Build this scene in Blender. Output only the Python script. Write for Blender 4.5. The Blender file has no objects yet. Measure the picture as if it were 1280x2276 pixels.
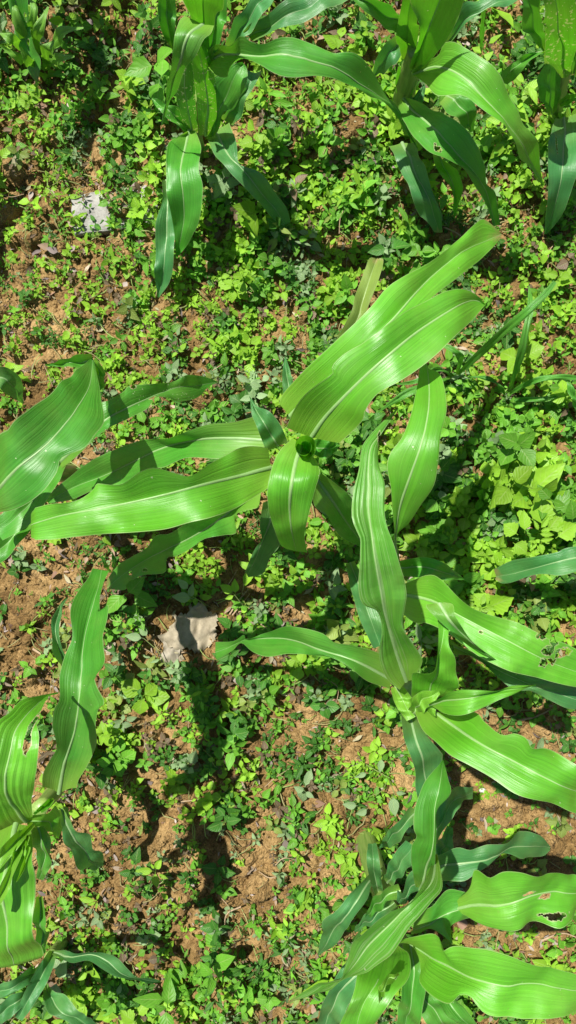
import bpy, bmesh, math, random
import numpy as np
from mathutils import Vector, Matrix

# ------------------------------------------------------------------ camera, sky, sun, exposure
scene = bpy.context.scene
CAM_H = 1.45
cam_data = bpy.data.cameras.new('camera')
cam_data.sensor_fit = 'VERTICAL'; cam_data.sensor_height = 36.0; cam_data.lens = 26.0
cam_data.clip_start = 0.05; cam_data.clip_end = 200.0
camera = bpy.data.objects.new('camera', cam_data)
camera.location = (0, 0, CAM_H); camera.rotation_euler = (0, 0, 0)      # phone held level, looking straight down
scene.collection.objects.link(camera); scene.camera = camera

SUN_ELEV = math.radians(63)
SUN_TRAVEL = (0.6, -0.8)                                                # plan direction in which shadows fall
world = bpy.data.worlds.new('World'); scene.world = world; world.use_nodes = True
wn = world.node_tree.nodes; wl = world.node_tree.links
bg = wn['Background']; sky = wn.new('ShaderNodeTexSky'); sky.sky_type = 'NISHITA'; sky.sun_disc = False
sky.sun_elevation = SUN_ELEV; sky.sun_rotation = math.atan2(-SUN_TRAVEL[0], -SUN_TRAVEL[1])
wl.new(sky.outputs['Color'], bg.inputs['Color']); bg.inputs['Strength'].default_value = 0.05
sd = bpy.data.lights.new('sun', 'SUN'); sd.energy = 5.0; sd.angle = math.radians(0.53); sd.color = (1.0, 0.965, 0.90)
sun = bpy.data.objects.new('sun', sd); scene.collection.objects.link(sun)
c_, s_ = math.cos(SUN_ELEV), math.sin(SUN_ELEV)
sun.rotation_euler = Vector((SUN_TRAVEL[0]*c_, SUN_TRAVEL[1]*c_, -s_)).to_track_quat('-Z', 'Y').to_euler()
sun.location = (-1, 1.5, 4)
scene.view_settings.view_transform = 'Standard'; scene.view_settings.look = 'None'
scene.view_settings.exposure = 0.9; scene.view_settings.gamma = 1.0
scene.cycles.max_bounces = 8; scene.cycles.transmission_bounces = 6; scene.cycles.diffuse_bounces = 4

rng = np.random.default_rng(7); random.seed(7)
COL = scene.collection

# ------------------------------------------------------------------ materials
def new_mat(name):
    m = bpy.data.materials.new(name); m.use_nodes = True
    n = m.node_tree.nodes; n.clear()
    return m, n, m.node_tree.links
def node(n, t, **kw):
    x = n.new(t)
    for k, v in kw.items(): setattr(x, k, v)
    return x
def math_(n, l, op, a, b=None, c=None, clamp=False):
    x = n.new('ShaderNodeMath'); x.operation = op; x.use_clamp = clamp
    for i, v in enumerate((a, b, c)):
        if v is None: continue
        if isinstance(v, (int, float)): x.inputs[i].default_value = v
        else: l.new(v, x.inputs[i])
    return x.outputs[0]
def mix_(n, l, fac, a, b, mode='MIX'):
    x = n.new('ShaderNodeMix'); x.data_type = 'RGBA'; x.blend_type = mode
    for s, v in ((x.inputs[0], fac), (x.inputs[6], a), (x.inputs[7], b)):
        if isinstance(v, (int, float)): s.default_value = v
        elif isinstance(v, tuple): s.default_value = v
        else: l.new(v, s)
    return x.outputs[2]
def ramp_(n, l, fac, stops):
    r = n.new('ShaderNodeValToRGB'); l.new(fac, r.inputs[0])
    e = r.color_ramp.elements
    while len(e) < len(stops): e.new(0.5)
    for i, (p, c) in enumerate(stops):
        e[i].position = p; e[i].color = c if len(c) == 4 else (*c, 1)
    return r.outputs[0]
def noise_(n, l, vec, scale, detail=3, rough=0.55):
    x = n.new('ShaderNodeTexNoise'); x.inputs['Scale'].default_value = scale
    x.inputs['Detail'].default_value = detail; x.inputs['Roughness'].default_value = rough
    if vec is not None: l.new(vec, x.inputs['Vector'])
    return x.outputs['Fac']
def leaf_shader(n, l, color, rough, bump_h=None, bump_d=0.0004, trans=0.42, spec=0.5, ytint=(1.15, 1.25, 0.4, 1), bump_s=0.6):
    p = n.new('ShaderNodeBsdfPrincipled')
    l.new(color, p.inputs['Base Color'])
    if isinstance(rough, (int, float)): p.inputs['Roughness'].default_value = rough
    else: l.new(rough, p.inputs['Roughness'])
    p.inputs['Specular IOR Level'].default_value = spec
    t = n.new('ShaderNodeBsdfTranslucent')
    l.new(mix_(n, l, 1.0, color, ytint, 'MULTIPLY'), t.inputs['Color'])
    if bump_h is not None:
        b = n.new('ShaderNodeBump'); b.inputs['Strength'].default_value = bump_s; b.inputs['Distance'].default_value = bump_d
        l.new(bump_h, b.inputs['Height']); l.new(b.outputs[0], p.inputs['Normal'])
    mx = n.new('ShaderNodeMixShader'); mx.inputs[0].default_value = trans
    l.new(p.outputs[0], mx.inputs[1]); l.new(t.outputs[0], mx.inputs[2])
    o = n.new('ShaderNodeOutputMaterial'); l.new(mx.outputs[0], o.inputs['Surface'])

def make_maize_mat():
    m, n, l = new_mat('maize_leaf')
    uv = n.new('ShaderNodeUVMap'); uv.uv_map = 'UVMap'
    sp = n.new('ShaderNodeSeparateXYZ'); l.new(uv.outputs[0], sp.inputs[0])
    u, v = sp.outputs[0], sp.outputs[1]
    oi = n.new('ShaderNodeObjectInfo')
    rnd = math_(n, l, 'MULTIPLY', oi.outputs['Random'], 37.0)
    def coord(su, sv):
        c = n.new('ShaderNodeCombineXYZ')
        l.new(math_(n, l, 'MULTIPLY', u, su), c.inputs[0]); l.new(math_(n, l, 'MULTIPLY', v, sv), c.inputs[1]); l.new(rnd, c.inputs[2])
        return c.outputs[0]
    fine = noise_(n, l, coord(90, 1.6), 1.0, 2)
    mid = noise_(n, l, coord(22, 1.2), 1.0, 2)
    blotch = noise_(n, l, coord(3.0, 9.0), 1.0, 3)
    def oattr(name):
        a = n.new('ShaderNodeAttribute'); a.attribute_type = 'OBJECT'; a.attribute_name = name
        return a.outputs['Fac']
    k = math_(n, l, 'ADD', math_(n, l, 'MULTIPLY', fine, 0.55), math_(n, l, 'ADD', math_(n, l, 'MULTIPLY', mid, 0.45), math_(n, l, 'MULTIPLY', blotch, 0.35)))
    bright = math_(n, l, 'ADD', math_(n, l, 'MULTIPLY', math_(n, l, 'SUBTRACT', k, 0.675), 1.08), 1.0)
    cb = n.new('ShaderNodeCombineColor')
    for i in range(3): l.new(bright, cb.inputs[i])
    col = mix_(n, l, 1.0, oi.outputs['Color'], cb.outputs[0], 'MULTIPLY')
    # pale streaks between the veins (nutrient striping)
    st = math_(n, l, 'MULTIPLY', math_(n, l, 'GREATER_THAN', mid, 0.56), oattr('streak'))
    col = mix_(n, l, math_(n, l, 'MULTIPLY', st, 0.35), col, (0.36, 0.42, 0.26, 1))
    # yellower base of the blade
    base = math_(n, l, 'SUBTRACT', 1.0, math_(n, l, 'MULTIPLY', v, 5.0), clamp=True)
    col = mix_(n, l, math_(n, l, 'MULTIPLY', base, 0.45), col, (0.28, 0.40, 0.05, 1))
    # pale margin hairline
    e = math_(n, l, 'GREATER_THAN', math_(n, l, 'ABSOLUTE', math_(n, l, 'SUBTRACT', u, 0.5)), 0.488)
    col = mix_(n, l, math_(n, l, 'MULTIPLY', e, 0.35), col, (0.5, 0.55, 0.3, 1))
    # dry tip
    bt = math_(n, l, 'MULTIPLY', math_(n, l, 'SUBTRACT', math_(n, l, 'ADD', v, math_(n, l, 'MULTIPLY', blotch, 0.30)), 1.08), 9.0, clamp=True)
    bt = math_(n, l, 'MULTIPLY', bt, oattr('burn'))
    col = mix_(n, l, bt, col, (0.34, 0.24, 0.10, 1))
    # feeding specks
    tc = n.new('ShaderNodeTexCoord')
    spn = noise_(n, l, tc.outputs['Object'], 190.0, 1)
    patch = noise_(n, l, tc.outputs['Object'], 9.0, 1)
    thr = math_(n, l, 'SUBTRACT', 0.80, math_(n, l, 'MULTIPLY', oattr('frass'), 0.15))
    sk = math_(n, l, 'GREATER_THAN', math_(n, l, 'ADD', math_(n, l, 'MULTIPLY', patch, 0.12), math_(n, l, 'MULTIPLY', spn, 0.92)), thr)
    col = mix_(n, l, math_(n, l, 'MULTIPLY', sk, 0.75), col, (0.55, 0.58, 0.40, 1))
    ra = n.new('ShaderNodeAttribute'); ra.attribute_name = 'rim'
    col = mix_(n, l, math_(n, l, 'MULTIPLY', ra.outputs['Fac'], 0.9), col, (0.50, 0.46, 0.28, 1))
    tone = noise_(n, l, tc.outputs['Object'], 14.0, 4, 0.6)
    col = mix_(n, l, math_(n, l, 'MULTIPLY', math_(n, l, 'SUBTRACT', tone, 0.42), 1.3, clamp=True), col, mix_(n, l, 0.5, col, (0.30, 0.44, 0.10, 1)))
    spl = math_(n, l, 'GREATER_THAN', noise_(n, l, tc.outputs['Object'], 320.0, 2), 0.70)
    col = mix_(n, l, math_(n, l, 'MULTIPLY', spl, 0.30), col, (0.20, 0.15, 0.07, 1))
    dust = noise_(n, l, tc.outputs['Object'], 22.0, 4, 0.6)
    rough = math_(n, l, 'ADD', 0.20, math_(n, l, 'MULTIPLY', math_(n, l, 'ADD', blotch, dust), 0.21))
    h = math_(n, l, 'ADD', math_(n, l, 'MULTIPLY', fine, 0.5), mid)
    leaf_shader(n, l, col, rough, h, 0.0017, trans=0.38, spec=0.8)
    return m
MAT_MAIZE = make_maize_mat()

def make_midrib_mat():
    m, n, l = new_mat('maize_midrib')
    uv = n.new('ShaderNodeUVMap'); uv.uv_map = 'UVMap'
    nz = noise_(n, l, uv.outputs[0], 6.0, 2)
    oi = n.new('ShaderNodeObjectInfo')
    pale = ramp_(n, l, nz, [(0.3, (0.34, 0.46, 0.20)), (0.7, (0.46, 0.56, 0.32))])
    leaf_shader(n, l, mix_(n, l, 0.42, pale, oi.outputs['Color']), 0.42, nz, 0.0003, trans=0.3)
    return m
MAT_MIDRIB = make_midrib_mat()

def make_stem_mat():
    m, n, l = new_mat('maize_stem')
    tc = n.new('ShaderNodeTexCoord')
    mp = n.new('ShaderNodeMapping'); mp.inputs['Scale'].default_value = (260, 260, 10); l.new(tc.outputs['Object'], mp.inputs['Vector'])
    nz = noise_(n, l, mp.outputs[0], 1.0, 2)
    c = ramp_(n, l, nz, [(0.25, (0.13, 0.24, 0.04)), (0.75, (0.26, 0.36, 0.09))])
    leaf_shader(n, l, c, 0.4, nz, 0.0006, trans=0.12)
    return m
MAT_STEM = make_stem_mat()

def make_weed_mat(name, source):
    m, n, l = new_mat(name)
    if source == 'object':
        col = n.new('ShaderNodeObjectInfo').outputs['Color']
    else:
        a = n.new('ShaderNodeAttribute'); a.attribute_name = 'tint'; col = a.outputs['Color']
    uv = n.new('ShaderNodeUVMap'); uv.uv_map = 'UVMap'
    sp = n.new('ShaderNodeSeparateXYZ'); l.new(uv.outputs[0], sp.inputs[0])
    a = math_(n, l, 'ABSOLUTE', math_(n, l, 'SUBTRACT', sp.outputs[0], 0.5))
    # side veins in a herringbone plus a pale centre vein
    wv = math_(n, l, 'SINE', math_(n, l, 'MULTIPLY', math_(n, l, 'SUBTRACT', sp.outputs[1], math_(n, l, 'MULTIPLY', a, 0.7)), 42.0))
    vein = math_(n, l, 'GREATER_THAN', wv, 0.86)
    mid = math_(n, l, 'LESS_THAN', a, 0.03)
    tc = n.new('ShaderNodeTexCoord')
    nz = noise_(n, l, tc.outputs['Object'], 60.0, 3)
    f = math_(n, l, 'ADD', math_(n, l, 'MULTIPLY', nz, 0.7), 0.65)
    cb = n.new('ShaderNodeCombineColor')
    for i in range(3): l.new(f, cb.inputs[i])
    c = mix_(n, l, 1.0, col, cb.outputs[0], 'MULTIPLY')
    pale = mix_(n, l, 0.5, c, (0.36, 0.46, 0.16, 1))
    c = mix_(n, l, math_(n, l, 'MAXIMUM', math_(n, l, 'MULTIPLY', vein, 0.25), math_(n, l, 'MULTIPLY', mid, 0.7)), c, pale)
    h = math_(n, l, 'ADD', math_(n, l, 'MULTIPLY', wv, -0.3), nz)
    leaf_shader(n, l, c, 0.45, h, 0.0008, trans=0.42, spec=0.28)
    return m
MAT_WEED = make_weed_mat('weed_leaf', 'object')
MAT_COVER = make_weed_mat('ground_cover_leaf', 'attribute')

def make_dry_mat(name, source=None, cols=((0.22, 0.15, 0.09), (0.45, 0.36, 0.25))):
    m, n, l = new_mat(name)
    tc = n.new('ShaderNodeTexCoord')
    nz = noise_(n, l, tc.outputs['Object'], 55.0, 4, 0.65)
    c = ramp_(n, l, nz, [(0.25, cols[0]), (0.75, cols[1])])
    if source == 'attribute':
        a = n.new('ShaderNodeAttribute'); a.attribute_name = 'tint'
        f = math_(n, l, 'ADD', math_(n, l, 'MULTIPLY', nz, 0.8), 0.6)
        cb = n.new('ShaderNodeCombineColor')
        for i in range(3): l.new(f, cb.inputs[i])
        c = mix_(n, l, 1.0, a.outputs['Color'], cb.outputs[0], 'MULTIPLY')
    leaf_shader(n, l, c, 0.75, nz, 0.0012, trans=0.15, spec=0.2, ytint=(1, 0.95, 0.8, 1))
    return m
MAT_LITTER = make_dry_mat('withered_leaf', 'attribute')
MAT_DRY = make_dry_mat('dry_leaf', None, ((0.20, 0.165, 0.11), (0.42, 0.365, 0.26)))
MAT_TWIG = make_dry_mat('dry_straw', None, ((0.22, 0.14, 0.08), (0.46, 0.35, 0.22)))

def make_soil_mat():
    m, n, l = new_mat('soil')
    tc = n.new('ShaderNodeNewGeometry')
    big = noise_(n, l, tc.outputs['Position'], 5.0, 4, 0.6)
    med = noise_(n, l, tc.outputs['Position'], 60.0, 5, 0.65)
    fin = noise_(n, l, tc.outputs['Position'], 420.0, 3, 0.6)
    k = math_(n, l, 'ADD', math_(n, l, 'MULTIPLY', big, 0.45), math_(n, l, 'ADD', math_(n, l, 'MULTIPLY', med, 0.35), math_(n, l, 'MULTIPLY', fin, 0.25)))
    c = ramp_(n, l, k, [(0.36, (0.055, 0.028, 0.009)), (0.50, (0.160, 0.098, 0.035)), (0.64, (0.36, 0.235, 0.100))])
    p = n.new('ShaderNodeBsdfPrincipled'); l.new(c, p.inputs['Base Color']); p.inputs['Roughness'].default_value = 0.95
    p.inputs['Specular IOR Level'].default_value = 0.15
    vor = n.new('ShaderNodeTexVoronoi'); vor.inputs['Scale'].default_value = 170.0; l.new(tc.outputs['Position'], vor.inputs['Vector'])
    h = math_(n, l, 'ADD', math_(n, l, 'MULTIPLY', med, 1.2), math_(n, l, 'SUBTRACT', math_(n, l, 'MULTIPLY', fin, 0.5), vor.outputs['Distance']))
    b = n.new('ShaderNodeBump'); b.inputs['Strength'].default_value = 0.9; b.inputs['Distance'].default_value = 0.004
    l.new(h, b.inputs['Height']); l.new(b.outputs[0], p.inputs['Normal'])
    o = n.new('ShaderNodeOutputMaterial'); l.new(p.outputs[0], o.inputs['Surface'])
    return m
MAT_SOIL = make_soil_mat()

def make_stone_mat(name, a, b_, rough=0.85):
    m, n, l = new_mat(name)
    tc = n.new('ShaderNodeTexCoord')
    x = noise_(n, l, tc.outputs['Object'], 30.0, 5, 0.65); y = noise_(n, l, tc.outputs['Object'], 300.0, 3)
    c = ramp_(n, l, math_(n, l, 'ADD', math_(n, l, 'MULTIPLY', x, 0.7), math_(n, l, 'MULTIPLY', y, 0.3)), [(0.35, a), (0.62, b_)])
    p = n.new('ShaderNodeBsdfPrincipled'); l.new(c, p.inputs['Base Color']); p.inputs['Roughness'].default_value = rough
    b = n.new('ShaderNodeBump'); b.inputs['Strength'].default_value = 0.6; b.inputs['Distance'].default_value = 0.002
    l.new(math_(n, l, 'ADD', x, y), b.inputs['Height']); l.new(b.outputs[0], p.inputs['Normal'])
    o = n.new('ShaderNodeOutputMaterial'); l.new(p.outputs[0], o.inputs['Surface'])
    return m
MAT_SLAB = make_stone_mat('slab_concrete', (0.13, 0.125, 0.11), (0.31, 0.30, 0.27))
MAT_PEBBLE = make_stone_mat('pebble_stone', (0.34, 0.31, 0.28), (0.60, 0.57, 0.54), 0.6)

# ------------------------------------------------------------------ object helpers
def link(o, parent=None):
    COL.objects.link(o)
    if parent is not None: o.parent = parent
    return o
def mesh_obj(name, verts, faces, mat, parent=None, smooth=True, uvs=None):
    me = bpy.data.meshes.new(name); me.from_pydata([tuple(map(float, v)) for v in verts], [], [tuple(map(int, f)) for f in faces])
    if uvs is not None:
        ul = me.uv_layers.new(name='UVMap'); idx = np.empty(len(me.loops), dtype=np.int64); me.loops.foreach_get('vertex_index', idx)
        ul.data.foreach_set('uv', np.asarray(uvs, dtype=np.float32)[idx].ravel())
    if smooth: me.polygons.foreach_set('use_smooth', [True]*len(me.polygons))
    me.materials.append(mat); me.update()
    return link(bpy.data.objects.new(name, me), parent)
def tag(o, label, cat, group=None, kind=None):
    if label: o['label'] = label
    if cat: o['category'] = cat
    if group: o['group'] = group
    if kind: o['kind'] = kind
    return o
def empty(name, loc):
    o = bpy.data.objects.new(name, None); o.location = loc; o.empty_display_size = 0.03
    return link(o)

# ------------------------------------------------------------------ the ground
_LAT = {}
def lattice_noise(x, y, cell, seed):
    n = 257
    if seed not in _LAT: _LAT[seed] = np.random.default_rng(seed).random((n, n))
    g = _LAT[seed]
    fx = x/cell + 91.3; fy = y/cell + 57.7
    ix = np.floor(fx).astype(int); iy = np.floor(fy).astype(int)
    tx = fx-ix; ty = fy-iy; tx = tx*tx*(3-2*tx); ty = ty*ty*(3-2*ty)
    ix %= n; iy %= n; jx = (ix+1) % n; jy = (iy+1) % n
    return (g[ix, iy]*(1-tx)*(1-ty)+g[jx, iy]*tx*(1-ty)+g[ix, jy]*(1-tx)*ty+g[jx, jy]*tx*ty)-0.5
def noise_at(x, y, cell, seed):                                # the same field at one spot
    if seed not in _LAT: _LAT[seed] = np.random.default_rng(seed).random((257, 257))
    g = _LAT[seed]; fx = x/cell+91.3; fy = y/cell+57.7; ix = math.floor(fx); iy = math.floor(fy); a = fx-ix; b = fy-iy
    a = a*a*(3-2*a); b = b*b*(3-2*b); i = ix % 257; j = iy % 257; p = (i+1) % 257; q = (j+1) % 257
    return float(g[i, j]*(1-a)*(1-b)+g[p, j]*a*(1-b)+g[i, q]*(1-a)*b+g[p, q]*a*b)-0.5
STEP = 0.004
XN, YN = 0.80, 1.22
xs = np.arange(-XN, XN+1e-6, STEP); ys = np.arange(-YN, YN+1e-6, STEP)
far = np.cumsum(0.012*1.24**np.arange(1, 30)); far = far[far < 40]
gx = np.concatenate([-(XN+far)[::-1], xs, XN+far]); gy = np.concatenate([-(YN+far)[::-1], ys, YN+far])
NF = len(far)
GX, GY = np.meshgrid(gx, gy, indexing='ij')
def soil_base(x, y):
    return (0.030*lattice_noise(x, y, 0.34, 1)+0.016*lattice_noise(x, y, 0.11, 2)+0.010*lattice_noise(x, y, 0.045, 3)
            + 0.006*lattice_noise(x, y, 0.018, 4)+0.004*lattice_noise(x, y, 0.009, 5))
GZ = soil_base(GX, GY)
fine = GZ[NF:NF+len(xs), NF:NF+len(ys)]
def paint_clod(cx, cy, r, flat):
    i0, i1 = int((cx-r+XN)/STEP), int((cx+r+XN)/STEP)+2; j0, j1 = int((cy-r+YN)/STEP), int((cy+r+YN)/STEP)+2
    if i0 < 0 or j0 < 0 or i1 > len(xs) or j1 > len(ys): return
    X, Y = np.meshgrid(xs[i0:i1], ys[j0:j1], indexing='ij')
    d2 = ((X-cx)**2+(Y-cy)**2)/(r*r)*(1+0.5*lattice_noise(X, Y, r*0.7, 11))
    b = fine[int(round((cx+XN)/STEP)) % len(xs), int(round((cy+YN)/STEP)) % len(ys)]
    hh = b-0.25*r+flat*r*np.sqrt(np.clip(1-d2, 0, 1))
    sub = fine[i0:i1, j0:j1]; np.maximum(sub, np.where(d2 < 1, hh, -1), out=sub)
for k in range(8000):
    r = 0.006+0.020*rng.random()**3
    paint_clod(rng.uniform(-XN, XN), rng.uniform(-YN, YN), r, 0.85)
XF, YF = np.meshgrid(xs, ys, indexing='ij')
fine += 0.008*lattice_noise(XF, YF, 0.011, 6)*1.0+0.0065*lattice_noise(XF, YF, 0.0055, 8)
GZ[NF:NF+len(xs), NF:NF+len(ys)] = fine
nx, ny = GX.shape
gv = np.stack([GX, GY, GZ], -1).reshape(-1, 3)
ii, jj = np.meshgrid(np.arange(nx-1), np.arange(ny-1), indexing='ij')
a_ = (ii*ny+jj).ravel(); gf = np.stack([a_, a_+ny, a_+ny+1, a_+1], -1)
def big_mesh(name, v, f, mat, smooth=True, tint=None, uv=None):
    me = bpy.data.meshes.new(name); k = f.shape[1]
    me.vertices.add(len(v)); me.vertices.foreach_set('co', v.astype(np.float32).ravel())
    me.loops.add(f.size); me.loops.foreach_set('vertex_index', f.astype(np.int32).ravel())
    me.polygons.add(len(f)); me.polygons.foreach_set('loop_start', np.arange(0, f.size, k, dtype=np.int32))
    me.polygons.foreach_set('loop_total', np.full(len(f), k, dtype=np.int32))
    me.update(calc_edges=True)
    if smooth: me.polygons.foreach_set('use_smooth', np.ones(len(f), dtype=bool))
    if tint is not None:
        at = me.attributes.new('tint', 'FLOAT_COLOR', 'POINT')
        at.data.foreach_set('color', np.concatenate([tint, np.ones((len(tint), 1))], 1).astype(np.float32).ravel())
    if uv is not None:
        ul = me.uv_layers.new(name='UVMap'); ul.data.foreach_set('uv', uv[f.ravel()].astype(np.float32).ravel())
    me.materials.append(mat)
    return link(bpy.data.objects.new(name, me))
ground = big_mesh('ground', gv, gf, MAT_SOIL)
tag(ground, 'loose crumbly orange-brown soil', 'soil', kind='structure')
def gh(x, y):
    i = int(round((x+XN)/STEP)); j = int(round((y+YN)/STEP))
    if 0 <= i < len(xs) and 0 <= j < len(ys): return float(fine[i, j])
    return 0.030*noise_at(x, y, 0.34, 1)+0.016*noise_at(x, y, 0.11, 2)

# how thickly weeds cover the field, on a plan of 0.141 m squares (top row = far end of the plot)
COVER = np.array([
 [.75,.7,.55,.6,.65,.7,.75,.7],[.88,.88,.76,.8,.9,.9,.9,.8],[.88,.9,.86,.95,1,1,.95,.9],[.85,.88,.94,1,1,.95,.82,.78],[.8,.86,.95,.95,.95,.9,.74,.72],
 [.8,.8,.95,.95,.9,.8,.78,.72],[.7,.76,.88,.88,.84,.88,.92,.88],[.54,.54,.7,.7,.85,.92,.95,.95],[.5,.5,.6,.56,.78,.85,.94,.94],[.54,.58,.7,.62,.64,.72,.7,.55],
 [.54,.72,.72,.68,.66,.58,.42,.42],[.52,.5,.48,.42,.64,.58,.25,.42],[.68,.56,.40,.48,.70,.62,.36,.32],[.8,.84,.7,.8,.84,.76,.64,.6],[.8,.84,.7,.8,.84,.76,.64,.6]])
SIZE = np.array([
 [1.2,1.1,1,1,1,1,1,1],[.9,1,1,1.1,1.2,1.2,1.1,1.1],[.65,.85,.85,1.15,1.15,1.2,1.1,1],[.6,.65,.8,1,1,1,.85,.8],[.6,.7,.8,.9,.9,.9,.85,.95],
 [.65,.7,.8,.85,.9,.95,1.05,1.05],[.75,.8,.85,.95,1,1.15,1.25,1.2],[.8,.8,.85,.9,1.15,1.2,1.25,1.25],[.8,.85,1,.95,1.2,1.2,1.25,1.25],[.8,.9,1.05,1.1,.9,.9,1,.9],
 [.85,1,1.05,1,.9,.9,.9,.9],[.7,.75,.8,.8,.95,.95,.9,.9],[.7,.8,.8,.95,1.05,1.05,.9,.9],[.9,1.1,1.15,1.2,1.15,1.05,.95,.95],[.9,1.1,1.15,1.2,1.15,1.05,.95,.95]])
CELL = 0.1411
def field(tab, x, y):
    fx = (x+4*CELL)/CELL-0.5; fy = (7.112*CELL-y)/CELL-0.5
    fx = min(max(fx, 0), 6.999); fy = min(max(fy, 0), 13.999)
    i, j = int(fx), int(fy); a, b = fx-i, fy-j
    return (tab[j, i]*(1-a)+tab[j, i+1]*a)*(1-b)+(tab[j+1, i]*(1-a)+tab[j+1, i+1]*a)*b
def cover(x, y):
    if ((x+0.188)/0.075)**2+((y+0.232)/0.06)**2 < 1: return 0.0            # the dry leaf lies here
    n = noise_at(x, y, 0.06, 21)
    return field(COVER, x, y)+0.55*n*(1.15-field(COVER, x, y))

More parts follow.
